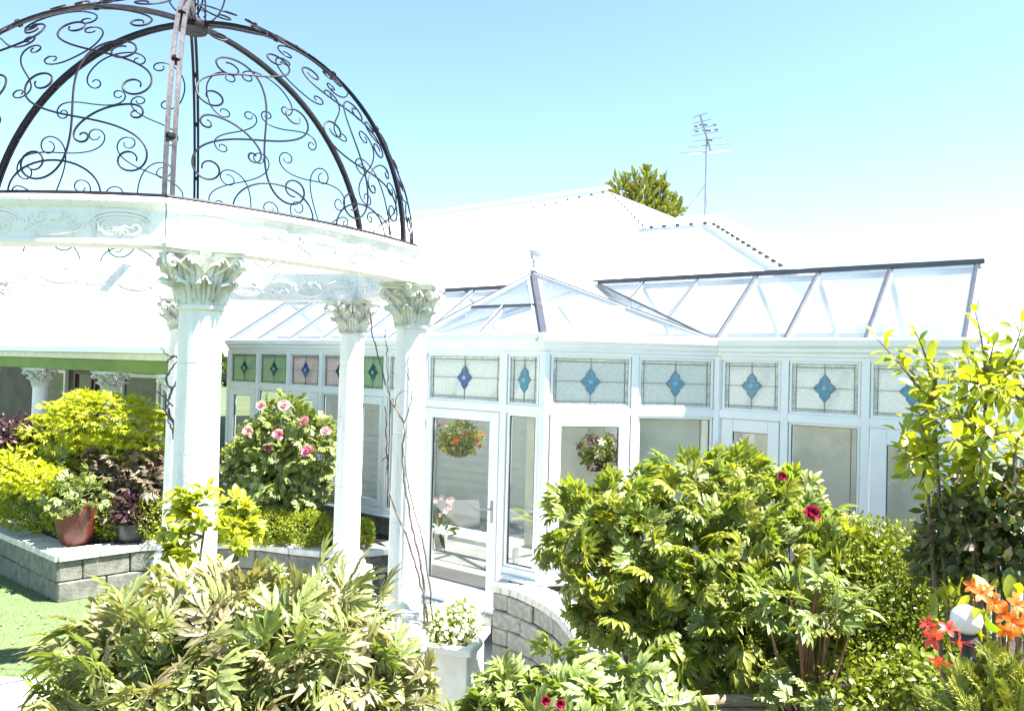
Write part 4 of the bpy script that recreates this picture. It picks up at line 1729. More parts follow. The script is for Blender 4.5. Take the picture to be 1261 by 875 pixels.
rr = random.Random(11)
ZW = 0.55
wl_ = [Q(-110, 607, ZW), Q(72, 683, ZW)]
wl_ = [Vector((p.x, p.y)) for p in wl_]
wr_ = [Vector((Q(a, b, ZW).x, Q(a, b, ZW).y)) for a, b in ((72, 683), (178, 669), (240, 667))]
wcur = smooth_line([Vector((Q(a, b, ZW).x, Q(a, b, ZW).y)) for a, b in ((240, 667), (308, 668), (365, 675), (418, 679), (470, 676), (512, 668))], 6)
wall = thing('retaining_wall', 'low grey block wall with pale caps along the flower bed beside the lawn', 'garden wall', (wl_[1].x, wl_[1].y, 0))
for li, line in enumerate((wl_, wr_, wcur)):
    lay_blocks(wall, line, 0.234, 0.002 * li, 2, 0.80 if li == 0 else 0.5, 0.20, M['block'], 'block', rr, jit=0.02, bev=0.014)
    lay_blocks(wall, line, 0.082, 0.470 + 0.004 * li, 1, 0.42, 0.34, M['cap'], 'cap_stone', rr, proud=0.035, jit=0.003)
# soil behind that wall
bed = [(p.x, p.y) for p in [wl_[0] + Vector((.1, .15))]]
bp2 = [wl_[0], wl_[1], wr_[1], wr_[2]] + wcur[4::6] + [Vector((-1.35, 9.8)), Vector((-4.7, 12.1)), Vector((-8.5, 13.0))]
sheet('flower_bed', [(p.x, p.y + .12) for p in bp2], 0.50, M['soil'])

# curved brick topped wall under the bay window
ZP = 0.75
pc = smooth_line([Vector((Q(a, b, ZP).x, Q(a, b, ZP).y)) for a, b in ((606, 716), (632, 722), (660, 734), (688, 752), (708, 776), (722, 805), (728, 850), (728, 900))], 6)
cw = thing('curved_wall', 'curved stone wall with a brick edge running out from under the bay window', 'garden wall', (0.2, 6.4, 0))
lay_blocks(cw, pc, 0.165, 0.0, 4, 0.36, 0.16, M['block_light'], 'stone', rr, jit=0.02, bev=0.012)
lay_blocks(cw, pc, 0.085, 0.665, 1, 0.115, 0.30, M['cap'], 'brick', rr, proud=0.03, jit=0.004, gap=0.008)
bed2 = [(p.x + .06, p.y + .10) for p in pc[::7]] + [(0.95, 3.9), (2.1, 2.4), (6, -0.5), (14, 2), (9, 6.2), (4.0, 6.0), (2.05, 7.3), (0.35, 7.03), (-0.1, 7.3)]
sheet('raised_bed', bed2, 0.70, M['soil'])

# square planter with white flowers beside the column
PLC = Vector((-0.385, 5.13, 0))
mp = Matrix.Translation(PLC) @ Matrix.Rotation(R_(-14), 4, 'Z')
plt = thing('planter', 'square white plaster planter box at the foot of the right gazebo column', 'planter', tuple(PLC))
mb = MB()
mb.box(-0.20, 0.20, -0.20, 0.20, 0.0, 0.90, M4=mp, bev=0.008)
mb.build('box', M['white_plaster'], plt)
mb = MB()
for (a, b, c, d) in ((-.235, .235, -.235, -.175), (-.235, .235, .175, .235), (-.235, -.175, -.174, .174), (.175, .235, -.174, .174)):
    mb.box(a, b, c, d, 0.902, 0.955, M4=mp, bev=0.010)
mb.build('rim', M['white_plaster'], plt)
mb = MB()
mb.box(-0.174, 0.174, -0.174, 0.174, 0.903, 0.930, M4=mp)
mb.build('soil', M['soil'], plt)

# ------------------------------------------------------------------ PLANT BUILDERS


def sample_lobes(rng, lobes, n, shell=(0.72, 1.05), up=0.0, keep=None):
    c = np.array([l[:3] for l in lobes], float)
    r = np.array([l[3:6] for l in lobes], float)
    wt = (r[:, 0] * r[:, 1] + r[:, 0] * r[:, 2] + r[:, 1] * r[:, 2])
    out_p, out_n = [], []
    while sum(len(a) for a in out_p) < n:
        k = n * 2
        i = rng.choice(len(lobes), k, p=wt / wt.sum())
        d = rng.normal(0, 1, (k, 3))
        d[:, 2] += up
        d /= np.linalg.norm(d, axis=1, keepdims=True)
        rad = rng.uniform(shell[0], shell[1], (k, 1))
        p = c[i] + r[i] * d * rad
        nn = d / r[i]
        nn /= np.linalg.norm(nn, axis=1, keepdims=True)
        ok = np.ones(k, bool)
        for j in range(len(lobes)):
            q = np.linalg.norm((p - c[j]) / r[j], axis=1)
            ok &= ~((q < shell[0] * 0.8) & (i != j))
        if keep is not None:
            ok &= keep(p)
        out_p.append(p[ok])
        out_n.append(nn[ok])
    return np.concatenate(out_p)[:n], np.concatenate(out_n)[:n]


def orient(rng, nrm, out_w=0.7, up=0.25, rand=0.5, nup=0.8, nrand=0.35):
    """leaf axis mostly outward, leaf face mostly up"""
    k = len(nrm)
    ax = nrm * out_w + rng.normal(0, rand, (k, 3)) + np.array([0, 0, up])
    no = nrm * (1 - nup) + np.array([0, 0, nup]) + rng.normal(0, nrand, (k, 3))
    return ax, no


def stems(parent, base, tips, m, r0=0.012, r1=0.004, rr_=None, name='stem', sag=0.1, sep=True, n=5):
    rr_ = rr_ or random.Random(1)
    for t in tips:
        a, b = Vector(base) + Vector((rr_.uniform(-.06, .06), rr_.uniform(-.06, .06), 0)), Vector(t)
        mid = a.lerp(b, .5) + Vector((rr_.uniform(-sag, sag), rr_.uniform(-sag, sag), rr_.uniform(0, sag)))
        pts = []
        for i in range(7):
            q = i / 6
            pts.append(a * (1 - q) ** 2 + mid * 2 * q * (1 - q) + b * q * q)
        mb = MB()
        mb.tube(pts, [r0 + (r1 - r0) * i / 6 for i in range(7)], n=n)
        mb.build(name, m, parent, smooth=True)


def leafy_bush(name, label, cat, lobes, base, leafm, templ, size, nobj, nstuff, seed, group=None, shell=(0.7, 1.05), stuff_t=None, stuff_scale=1.0,
               stem_m=None, nstem=8, out_w=0.7, up=0.1, rand=0.45, nup=0.7, nrand=0.35, stuff_m=None, front_keep=None, stuff_shell=(0.3, 0.95)):
    rng = np.random.default_rng(seed)
    t = thing(name, label, cat, base, group)
    if nobj:
        metas = []
        for i, tm in enumerate(templ):
            metas.append(np_obj('leaf', tm[0], tm[1], leafm, link=False))
        p, nn = sample_lobes(rng, lobes, nobj, shell, up=0.35, keep=front_keep)
        ax, no = orient(rng, nn, out_w, up, rand, nup, nrand)
        sc_ = rng.uniform(0.58, 1.2, nobj) * size
        axn = ax / np.linalg.norm(ax, axis=1, keepdims=True)
        p = p - axn * sc_[:, None] * 0.45
        leaf_objs('leaf', metas, p, ax, no, sc_, t)
    if nstuff:
        p, nn = sample_lobes(rng, lobes, nstuff, stuff_shell)
        ax, no = orient(rng, nn, out_w, up, rand + .2, nup * .7, nrand + .2)
        tt = stuff_t or templ[0]
        cloud('foliage', tt, p, ax, no, rng.uniform(0.7, 1.2, nstuff) * size * stuff_scale, stuff_m or leafm, t, rng)
    if stem_m and nstem:
        p, nn = sample_lobes(rng, lobes, nstem, (0.5, 0.85), up=0.6)
        stems(t, base, [tuple(q) for q in p], stem_m, rr_=random.Random(seed))
    return t


rngL = np.random.default_rng(42)
PL_BRONZE = [peony_leaf(rngL, narrow=rngL.uniform(.23, .31), lobes=True, droop=rngL.uniform(.1, .55), spread=rngL.uniform(.8, 1.15)) for _ in range(12)]
PL_GREEN = [peony_leaf(rngL, narrow=rngL.uniform(.34, .46), lobes=True, droop=rngL.uniform(.1, .6), spread=rngL.uniform(.75, 1.15)) for _ in range(12)]
PL_SIMPLE = [peony_leaf(rngL, narrow=0.36, lobes=False, droop=0.3) for _ in range(3)]


def fy(px, py, y):
    p = P(px, py, y)
    return (p.x, p.y, p.z)


def lobe(px, py, y, rx, ry, rz):
    p = P(px, py, y)
    return (p.x, p.y, p.z, rx, ry, rz)


# --- foreground bronze tree peony
Y = 2.75
leafy_bush('tree_peony', 'big foreground shrub with finely cut bronze and olive leaves', 'shrub',
           [lobe(300, 830, 2.75, .62, .50, .31), lobe(195, 832, 2.7, .34, .40, .25), lobe(395, 820, 2.8, .34, .45, .27), lobe(300, 890, 2.6, .75, .5, .35), lobe(455, 900, 2.6, .24, .3, .16), lobe(240, 900, 2.7, .46, .3, .22), lobe(330, 790, 2.95, .42, .34, .20), lobe(215, 785, 2.9, .26, .3, .17)],
           (-1.05, 2.9, 0.0), M['lf_bronze'], PL_BRONZE, 0.255, 300, 560, 101, stem_m=M['stem_green'], nstem=12, stuff_t=PL_BRONZE[1],
           nup=0.62, nrand=0.4, out_w=0.85, up=0.05, stuff_shell=(0.2, 0.8))
# --- bottom centre fresh green peony
leafy_bush('peony_plant', 'fresh green low peony plant in the foreground below the curved wall', 'shrub',
           [lobe(665, 895, 3.3, .30, .34, .24), lobe(745, 905, 3.25, .34, .34, .25), lobe(615, 895, 3.3, .18, .25, .15), lobe(810, 895, 3.5, .20, .25, .13)],
           (0.28, 3.35, 0.0), M['lf_pale'], PL_GREEN, 0.24, 150, 160, 102, stem_m=M['stem_green'], nstem=8, stuff_t=PL_GREEN[2], nup=0.7, up=0.2)
# --- big peony bush centre right
b3 = leafy_bush('tree_peony', 'wide sunlit green shrub in front of the right wing with a few dark pink blooms', 'shrub',
                [lobe(850, 690, 4.75, .68, .55, .52), lobe(770, 680, 4.7, .46, .45, .38), lobe(950, 690, 4.7, .55, .5, .48), lobe(990, 740, 4.5, .30, .4, .30), lobe(900, 770, 4.45, .65, .45, .32), lobe(800, 740, 4.5, .42, .35, .30), lobe(725, 650, 4.7, .25, .3, .17), lobe(890, 620, 4.9, .50, .4, .26)],
                (1.35, 4.75, 0.70), M['lf_peony'], PL_GREEN + PL_SIMPLE, 0.235, 300, 1000, 103, stem_m=M['stem_red'], nstem=12, stuff_t=PL_GREEN[0], nup=0.66, nrand=0.45, out_w=0.7, up=0.1, stuff_shell=(0.55, 1.0))
rngf = np.random.default_rng(9)
RF = [ruffled_flower(rngf) for _ in range(4)]
for (px, py, y, sz, mt) in ((1000, 634, 4.15, .055, 'pt_magenta'), (963, 588, 4.4, .035, 'pt_magenta')):
    flower_obj(RF[0], P(px, py, y), sz, (-.2, -.75, .6), M[mt], b3, rngf)
# red flower low in front
for i, (px, py) in enumerate(((672, 862), (690, 866))):
    pf = P(px, py, 3.02)
    t = thing('peony_bloom', ('dark red bloom half hidden under the low foreground peony leaves', 'smaller dark red bloom just right of its twin under the peony leaves')[i], 'flower', tuple(pf))
    flower_obj(RF[1], pf, .024, (0, -.9, .4), M['pt_magenta'], t, rngf)
# pale peony with upright leaves in front of the box hedge
leafy_bush('peony_plant', 'pale leaved peony with reddish bare stems at the foot of the big shrub', 'shrub',
           [lobe(975, 745, 4.0, .34, .25, .14), lobe(1020, 740, 4.0, .2, .2, .12)],
           (1.62, 4.0, 0.70), M['lf_pale'], PL_SIMPLE, 0.21, 70, 0, 104, stem_m=M['stem_red'], nstem=14, nup=0.8, up=0.3)
leafy_bush('peony_plant', 'small pale green seedling plant on the soil at bottom right of centre', 'shrub',
           [lobe(1000, 862, 3.7, .16, .15, .05), lobe(965, 850, 3.8, .14, .14, .05)],
           (1.55, 3.7, 0.70), M['lf_pale'], PL_GREEN, 0.15, 26, 0, 105, stem_m=M['stem_green'], nstem=4, nup=0.8, up=0.2)
leafy_bush('undergrowth', 'low dark green undergrowth below the box hedge at lower right', 'plant',
           [lobe(1100, 840, 3.9, .36, .3, .18), lobe(1060, 850, 3.8, .25, .3, .12), lobe(1150, 840, 3.6, .22, .3, .16)],
           (2.0, 4.0, 0.70), M['lf_dark'], [T_OVAL], 0.045, 0, 2000, 106, stem_m=M['bark'], nstem=9, stuff_t=T_OVAL, stuff_m=M['lf_box'], nup=0.5)
# --- clipped small leaved hedge at right
rngb = np.random.default_rng(21)


def box_bush(name, label, cat, lobes, base, m, n_, size, seed, tmpl=T_SMALL, shell=(0.8, 1.03), group=None, core=True, stuff_name='foliage'):
    rng = np.random.default_rng(seed)
    t = thing(name, label, cat, base, group)
    p, nn = sample_lobes(rng, lobes, n_, shell)
    # small tufts: jitter the surface with a lumpy offset
    ph = rng.uniform(0, 6.28, 3)
    lump = np.sin(p[:, 0] * 23 + ph[0]) * np.sin(p[:, 1] * 21 + ph[1]) * np.sin(p[:, 2] * 25 + ph[2])
    p = p + nn * (lump * 0.03)[:, None]
    ax = nn * 0.8 + rng.normal(0, 0.6, nn.shape) + np.array([0, 0, .3])
    no = nn * 0.6 + rng.normal(0, 0.6, nn.shape) + np.array([0, 0, .3])
    cloud(stuff_name, tmpl, p, ax, no, rng.uniform(0.7, 1.3, n_) * size, m, t, rng)
    return t


box_bush('box_hedge', 'rounded clipped fine leaved green bush right of the big shrub', 'hedge',
         [lobe(1095, 735, 4.4, .42, .36, .46), lobe(1060, 715, 4.6, .32, .3, .40), lobe(1150, 760, 4.3, .30, .3, .40), lobe(1110, 800, 4.3, .4, .35, .35), lobe(1170, 700, 4.5, .22, .3, .3)], (2.4, 4.6, 0.70), M['lf_box'], 26000, 0.030, 22, shell=(0.45, 1.03))

# --- tall shrub at right edge
rngs = np.random.default_rng(31)


def branchy(name, label, cat, base, tips, leafm, leaf_me, size, nleaf, seed, stem_m, r0=0.012, spread=0.10, start=0.25, hubs=None, group=None):
    rr_ = random.Random(seed)
    rng = np.random.default_rng(seed)
    t = thing(name, label, cat, base, group)
    pos, ax, no = [], [], []
    per = max(1, nleaf // len(tips))
    if hubs:
        stems(t, base, hubs, stem_m, r0=r0 * 1.5, r1=r0, rr_=rr_, name='branch', sag=.06)
    for tip in tips:
        a, b = Vector(base), Vector(tip)
        if hubs:
            a = min((Vector(h) for h in hubs), key=lambda h: (h - b).length + rr_.uniform(0, .12))
        mid = a.lerp(b, .55) + Vector((rr_.uniform(-spread, spread), rr_.uniform(-spread, spread), rr_.uniform(0.0, spread)))
        pts = []
        for i in range(9):
            q = i / 8
            pts.append(a * (1 - q) ** 2 + mid * 2 * q * (1 - q) + b * q * q)
        mb = MB()
        mb.tube(pts, [r0 * (1 - .8 * i / 8) for i in range(9)], n=5)
        mb.build('branch', stem_m, t, smooth=True)
        for i in range(per):
            q = start + (1 - start) * (i + rr_.random()) / per
            j = min(int(q * 8), 7)
            p = pts[j].lerp(pts[j + 1], q * 8 - j)
            d = (pts[j + 1] - pts[j]).normalized()
            an = i * 2.4 + rr_.uniform(-.4, .4)
            o1 = d.orthogonal().normalized()
            o2 = d.cross(o1)
            outd = (o1 * math.cos(an) + o2 * math.sin(an))
            off = rr_.uniform(0, 0.6) * size * (1.4 if rr_.random() < .4 else .3)
            ax_ = (outd + d * 0.7 + Vector((0, 0, 0.05))).normalized()
            pos.append(p + outd * off)
            ax.append(ax_)
            no.append(Vector((rr_.uniform(-.5, .5), rr_.uniform(-.5, .5) - .2, 0.8)))
    pos, ax, no = np.array(pos), np.array(ax), np.array(no)
    metas = [np_obj('leaf', tm[0], tm[1], leafm, link=False, smooth=True) for tm in leaf_me]
    k = min(300, len(pos))
    idx = rng.permutation(len(pos))
    a_ = idx[:k]
    leaf_objs('leaf', metas, pos[a_], ax[a_], no[a_], rng.uniform(.7, 1.2, k) * size, t)
    if len(pos) > k:
        b_ = idx[k:]
        cloud('foliage', leaf_me[0], pos[b_], ax[b_], no[b_], rng.uniform(.7, 1.2, len(b_)) * size, leafm, t, rng)
    return t


OV = [t_leaf(0.5, (0, .15, .4, .7, .9, 1.0), (0, .55, 1.0, .9, .45, 0), .3, dr) for dr in (.1, .25, .4)]
Yr = 3.2
tips = [fy(x, y, yy) for x, y, yy in ((1078, 415, 3.1), (1100, 440, 3.2), (1125, 405, 3.2), (1150, 440, 3.0), (1200, 382, 3.2), (1190, 430, 3.4), (1225, 420, 3.1), (1258, 395, 3.2), (1250, 440, 3.3),
                                       (1130, 520, 3.1), (1140, 480, 3.4), (1112, 565, 3.1), (1165, 500, 2.9), (1205, 480, 3.0), (1240, 480, 2.9), (1275, 440, 3.1), (1290, 400, 3.3), (1180, 540, 2.8), (1215, 520, 2.8), (1255, 530, 2.8), (1130, 600, 3.1), (1280, 500, 3.0))]
branchy('tall_shrub', 'tall loose shrub with glossy yellow green leaves at the right edge', 'shrub', (2.02, 3.15, 0.7), tips + [fy(1192 + 85 * math.cos(a) * q, 540 + 112 * math.sin(a) * q, 3.2 + .25 * math.sin(a * 3.3)) for a, q in [(i * 2.4, math.sqrt((i + .5) / 42)) for i in range(42)]], M['lf_bright'], OV, 0.070, 880, 32, M['bark'], r0=0.008, start=0.12, spread=.05,
        hubs=[fy(1140, 560, 3.2), fy(1200, 550, 3.1), fy(1250, 560, 3.1), fy(1215, 640, 3.2), fy(1180, 600, 3.3), fy(1150, 500, 3.25), fy(1215, 480, 3.2)])
leafy_bush('dark_shrub', 'dark glossy shrub in shade under the tall yellow green shrub', 'shrub',
           [lobe(1220, 630, 3.15, .22, .2, .20), lobe(1185, 660, 3.2, .20, .2, .19), lobe(1160, 690, 3.3, .14, .2, .14), lobe(1265, 640, 3.1, .22, .25, .25), lobe(1235, 690, 3.1, .22, .2, .12)],
           (2.1, 3.15, 0.7), M['lf_mid'], OV, 0.055, 260, 2000, 33, stem_m=M['bark'], nstem=9, stuff_t=T_OVAL, nup=0.5, nrand=.6)

# --- azalea with orange and red flowers at bottom right
az = leafy_bush('azalea', 'deciduous azalea with orange and red flowers at the lower right corner', 'shrub',
                [lobe(1225, 745, 2.9, .16, .2, .10), lobe(1170, 760, 3.0, .08, .12, .10), lobe(1250, 790, 2.8, .12, .15, .10)],
                (2.02, 2.95, 0.7), M['lf_bright'], OV, 0.085, 60, 0, 34, stem_m=M['stem_red'], nstem=8, nup=.5, up=.3)


def azalea_flower(rng):
    parts = []
    pv_, pf_ = t_leaf(0.58, (0, .35, .7, .92, 1.0), (.35, .7, 1.0, .6, 0), .3, 0.6)
    for k in range(5):
        parts.append(xf((pv_, pf_), (1, 1, 1), rz=2 * PI * k / 5 + rng.uniform(-.1, .1), rx=0.75 + rng.uniform(-.15, .15)))
    for k in range(5):
        an = 2 * PI * k / 5 + .6
        e_ = Vector((math.cos(an) * .35, math.sin(an) * .35, 1.35))
        parts.append(stalk((0, 0, 0), (e_.x * .4, e_.y * .4, .8), 0.012))
        parts.append(stalk((e_.x * .4, e_.y * .4, .8), e_, 0.010))
    parts.append(stalk((0, 0, 0), (0, 0, -.6), 0.03))
    return compose(parts)


AF = [azalea_flower(rngf) for _ in range(4)]
for (px, py, y, sz, mt, nv) in ((1143, 768, 2.62, .042, 'pt_red', (-.8, -.4, .5)), (1188, 838, 2.6, .045, 'pt_red', (.2, -.6, -.8)), (1225, 742, 2.7, .05, 'pt_orange', (-.3, -.8, .3)), (1246, 765, 2.6, .055, 'pt_orange', (-.1, -.9, .3)), (1215, 725, 2.72, .04, 'pt_orange', (.2, -.7, .6)), (1152, 786, 2.6, .060, 'pt_red', (-.9, -.4, .25)), (1178, 790, 2.6, .055, 'pt_red', (.8, -.5, .1)), (1160, 812, 2.6, .055, 'pt_red', (-.6, -.5, -.6)), (1180, 822, 2.6, .062, 'pt_red', (.3, -.6, -.7)), (1168, 775, 2.65, .05, 'pt_red', (-.3, -.5, .8)),
                              (1207, 731, 2.7, .055, 'pt_orange', (-.2, -.7, .5)), (1198, 722, 2.75, .045, 'pt_orange', (-.6, -.5, .4)), (1236, 756, 2.7, .06, 'pt_orange', (-.3, -.8, .3)), (1250, 745, 2.7, .065, 'pt_orange', (.2, -.8, .5)), (1257, 770, 2.65, .065, 'pt_orange', (0, -.9, .1)), (1240, 775, 2.65, .05, 'pt_orange', (-.4, -.8, -.2))):
    flower_obj(AF[int(px) % 4], P(px, py, y), sz * .68, nv, M[mt], az, rngf)
# white rounded garden lamp head behind the azalea
lp = P(1190, 763, 2.85)
lamp = thing('garden_lamp', 'overexposed white rounded garden lamp head with dark collar behind the azalea flowers', 'garden lamp', (lp.x, lp.y, 0.7))
mb = MB()
mb.lathe([(0.0, -.048), (.03, -.048), (.05, -.026), (.056, 0.0), (.051, .026), (.036, .044), (.012, .056), (0.0, .058)], lp, n=24)
mb.build('globe', M['upvc'], lamp, smooth=True)
mb = MB()
mb.lathe([(0.0, -.085), (.05, -.085), (.052, -.07), (.040, -.05), (0, -.049)], lp, n=24)
mb.build('collar', M['black_plastic'], lamp)
mb = MB()
mb.tube([lp + Vector((0, 0, -.08)), Vector((lp.x, lp.y, .69))], .02, n=10)
mb.build('pole', M['black_plastic'], lamp)
# dark hose on the ground
mb = MB()
mb.tube([P(1195, 815, 2.75), P(1225, 825, 2.7), P(1262, 832, 2.65), P(1300, 850, 2.6)], .022, n=8)
tag(mb.build('hose', M['black_plastic'], smooth=True), 'thick dark pipe lying under the azalea at the right edge', 'hose')

# conifer sprigs in the corner
def sprig(rng):
    parts = [stalk((0, 0, 0), (0, 1, 0), .02)]
    for i in range(16):
        y_ = .12 + .86 * i / 16
        for sg in (-1, 1):
            parts.append(xf(T_LANCE, (.32 * (1.1 - y_ * .5),) * 3, rz=-sg * .75, rx=rng.uniform(-.2, .3), loc=(0, y_, 0)))
        parts.append(xf(T_LANCE, (.28,) * 3, rz=rng.uniform(-.3, .3), rx=.8, loc=(0, y_, 0)))
    return compose(parts)


SP = [sprig(rngf) for _ in range(3)]
leafy_bush('conifer', 'feathery light green conifer sprigs in the bottom right corner', 'shrub',
           [lobe(1250, 875, 2.4, .18, .15, .13), lobe(1210, 890, 2.4, .13, .12, .09)], (1.62, 2.4, 0.7), M['lf_conifer'], SP, 0.12, 70, 60, 35, stem_m=M['bark'], nstem=4, stuff_t=SP[0], nup=.3, up=.7)

# timber edging at the bottom, right of centre
le = thing('timber_edging', 'weathered timber log edging at the bottom behind the low peony', 'edging', tuple(P(880, 862, 3.9)))
a0_, a1_ = P(820, 868, 3.75), P(955, 862, 3.9)
for k, (zz, rr2) in enumerate(((0.0, .030), (-.062, .032))):
    mb = MB()
    mb.tube([a0_ + Vector((0, 0, zz)), a0_.lerp(a1_, .5) + Vector((0, .02, zz + .005)), a1_ + Vector((0, 0, zz))], rr2, n=10)
    mb.build('log', M['wood'], le, smooth=R_(60))
mb = MB()
mb.box(-.03, .03, -.03, .03, 0.55, P(828, 850, 3.8).z, M4=Matrix.Translation((P(815, 850, 3.8).x, 3.72, 0)), bev=.006)
mb.build('stake', M['wood'], le)

# white clustered flowers in the planter
rngw = np.random.default_rng(51)
wt = thing('candytuft', 'mound of small white flowers filling the square planter', 'flowers', (PLC.x, PLC.y, 0.93))
lob = [(PLC.x - .02, PLC.y, 1.02, .25, .23, .11), (PLC.x + .08, PLC.y + .05, 1.05, .14, .14, .14), (PLC.x - .12, PLC.y - .02, 1.03, .13, .14, .11)]
p, nn = sample_lobes(rngw, lob, 1500, (.3, 1.0))
ax, no = orient(rngw, nn, .6, .5, .5, .4)
cloud('foliage', T_LANCE, p, ax, no, rngw.uniform(.03, .055, 1500), M['lf_pale'], wt, rngw)
fl5 = compose([xf(t_leaf(.8, (0, .6, 1.0), (.3, 1.0, 0), .1, 0), (.5, .5, .5), rz=k * 2 * PI / 5, rx=.3) for k in range(5)])
p, nn = sample_lobes(rngw, lob, 520, (.92, 1.10), up=.6)
ax = rngw.normal(0, 1, (520, 3))
cloud('blossom', fl5, p, ax, nn + np.array([0, -.2, .4]), rngw.uniform(.028, .045, 520), M['pt_white'], wt, rngw)

# ------------------------------------------------------------------ left bed planting
rngc = np.random.default_rng(61)
ML = t_leaf(0.30, (0, .4, 1.0), (.2, 1, 0), .3, .3)
maple_l = compose([xf(ML, (s_, s_, s_), rz=a) for a, s_ in ((0, 1), (.55, .85), (-.55, .85), (1.1, .65), (-1.1, .65))])
mp_t = thing('japanese_maple', 'low spreading maple with bright yellow green leaves in the left bed', 'tree', (-5.4, 9.7, .5))
lob = [lobe(125, 518, 9.55, .82, .4, .36), lobe(75, 538, 9.55, .54, .4, .32), lobe(170, 533, 9.55, .50, .4, .38), lobe(115, 560, 9.7, .78, .4, .28), lobe(110, 500, 9.7, .42, .3, .18)]
p, nn = sample_lobes(rngc, lob, 5200, (.7, 1.06))
band = (np.sin(p[:, 2] * 38 + p[:, 0] * 3) > -0.55)
p, nn = p[band], nn[band]
ax, no = orient(rngc, nn, .9, -.25, .35, .8, .25)
cloud('foliage', maple_l, p, ax, no, rngc.uniform(.06, .10, len(p)), M['lf_yellow'], mp_t, rngc)
stems(mp_t, (-5.4, 9.7, .5), [tuple(q) for q in sample_lobes(rngc, lob, 9, (.4, .7))[0]], M['bark'], r0=.03, r1=.008)

def clump(name, label, cat, lobes_px, base, m, tm, n_, size, seed, nup=.6, up=.1, out_w=.7, shell=(.55, 1.05), stem=None, group=None, nst=6):
    rng = np.random.default_rng(seed)
    t = thing(name, label, cat, base, group)
    p, nn = sample_lobes(rng, lobes_px, n_, shell)
    ax, no = orient(rng, nn, out_w, up, .5, nup, .4)
    cloud('foliage', tm, p, ax, no, rng.uniform(.7, 1.2, n_) * size, m, t, rng)
    if stem:
        stems(t, base, [tuple(q) for q in sample_lobes(rng, lobes_px, nst, (.4, .8))[0]], stem, rr_=random.Random(seed))
    return t


clump('peony_shrub', 'purplish olive leaved shrub below the yellow maple beside the black pot', 'shrub',
      [lobe(165, 592, 9.4, .46, .22, .42), lobe(130, 592, 9.4, .38, .22, .34), lobe(195, 600, 9.4, .28, .22, .40)], (-4.8, 9.3, .5), M['lf_purple'], PL_GREEN[0], 420, .24, 62, stem=M['stem_red'])
clump('peony_shrub', 'grey green leaved shrub behind the terracotta pot', 'shrub',
      [lobe(85, 590, 9.4, .55, .22, .27), lobe(55, 602, 9.4, .35, .22, .24)], (-5.6, 9.3, .5), M['lf_pale'], PL_GREEN[1], 240, .24, 63, stem=M['stem_green'])
clump('purple_shrub', 'deep purple leaved shrub at the far left edge in front of the verandah', 'shrub',
      [lobe(15, 535, 9.4, .42, .35, .26), lobe(-25, 535, 9.4, .35, .35, .28)], (-6.5, 9.4, .5), M['lf_deep'], T_OVAL, 1600, .07, 64, nup=.3, shell=(.3, 1.03))
clump('ground_shrub', 'light green bushy plant at the left edge beside the maple', 'shrub',
      [lobe(5, 580, 9.0, .42, .35, .28), lobe(-30, 570, 9.0, .35, .35, .3), lobe(45, 590, 8.9, .25, .3, .2)], (-6.1, 9.0, .5), M['lf_yellow'], T_OVAL, 2200, .075, 65, nup=.3, shell=(.4, 1.03))
box_bush('box_hedge', 'low clipped yellow green hedge along the left wall behind the terracotta pot', 'hedge',
         [lobe(-20, 620, 9.75, .6, .28, .22), lobe(40, 630, 9.3, .5, .22, .24), lobe(95, 636, 9.15, .42, .2, .25), lobe(140, 636, 9.15, .38, .2, .26), lobe(200, 636, 9.15, .5, .22, .27)], (-5.2, 8.9, .5), M['lf_hedge'], 13000, .036, 66)
box_bush('box_hedge', 'low clipped box hedge between the two thin gazebo columns', 'hedge',
         [lobe(285, 648, 9.15, .36, .24, .22), lobe(335, 648, 9.15, .34, .24, .22), lobe(380, 650, 9.15, .32, .24, .21), lobe(425, 653, 9.15, .28, .22, .19), lobe(448, 656, 9.15, .12, .2, .17)], (-2.8, 9.2, .5), M['lf_hedge'], 13000, .034, 67)
# pink peony shrub
pp = clump('tree_peony', 'rounded shrub with large pink blooms in front of the left conservatory windows', 'shrub',
           [lobe(355, 545, 9.6, .50, .42, .36), lobe(345, 575, 9.5, .40, .4, .28), lobe(385, 555, 9.5, .24, .3, .36), lobe(350, 520, 9.7, .36, .35, .20)], (-2.85, 9.6, .5), M['lf_pale'], PL_GREEN[3], 520, .25, 68, stem=M['bark'])
FPK = [(344, 536, 'pt_pink'), (330, 551, 'pt_pink'), (376, 520, 'pt_pink'), (381, 556, 'pt_pink'), (308, 532, 'pt_palepink'), (322, 500, 'pt_palepink'), (401, 532, 'pt_palepink'), (350, 500, 'pt_palepink')]
for i, (px, py, mt) in enumerate(FPK):
    flower_obj(RF[i % 4], P(px, py, 9.02 + .1 * (i % 3)), rngf.uniform(.066, .095), (rngf.uniform(-.4, .4), -.9, .4), M[mt], pp, rngf)
clump('peony_shrub', 'dense mid green shrub below the pink blooms', 'shrub',
      [lobe(330, 600, 9.5, .42, .28, .24), lobe(370, 602, 9.5, .34, .26, .22), lobe(300, 594, 9.55, .3, .28, .26)], (-3.0, 9.3, .5), M['lf_pale'], PL_GREEN[4], 320, .22, 69, stem=M['stem_green'])
clump('dark_shrub', 'small dark shrub left of the pink blooming shrub', 'shrub',
      [lobe(300, 575, 9.8, .22, .25, .32), lobe(290, 560, 9.9, .15, .2, .2)], (-3.5, 9.8, .5), M['lf_box'], T_OVAL, 900, .07, 70, nup=.3)
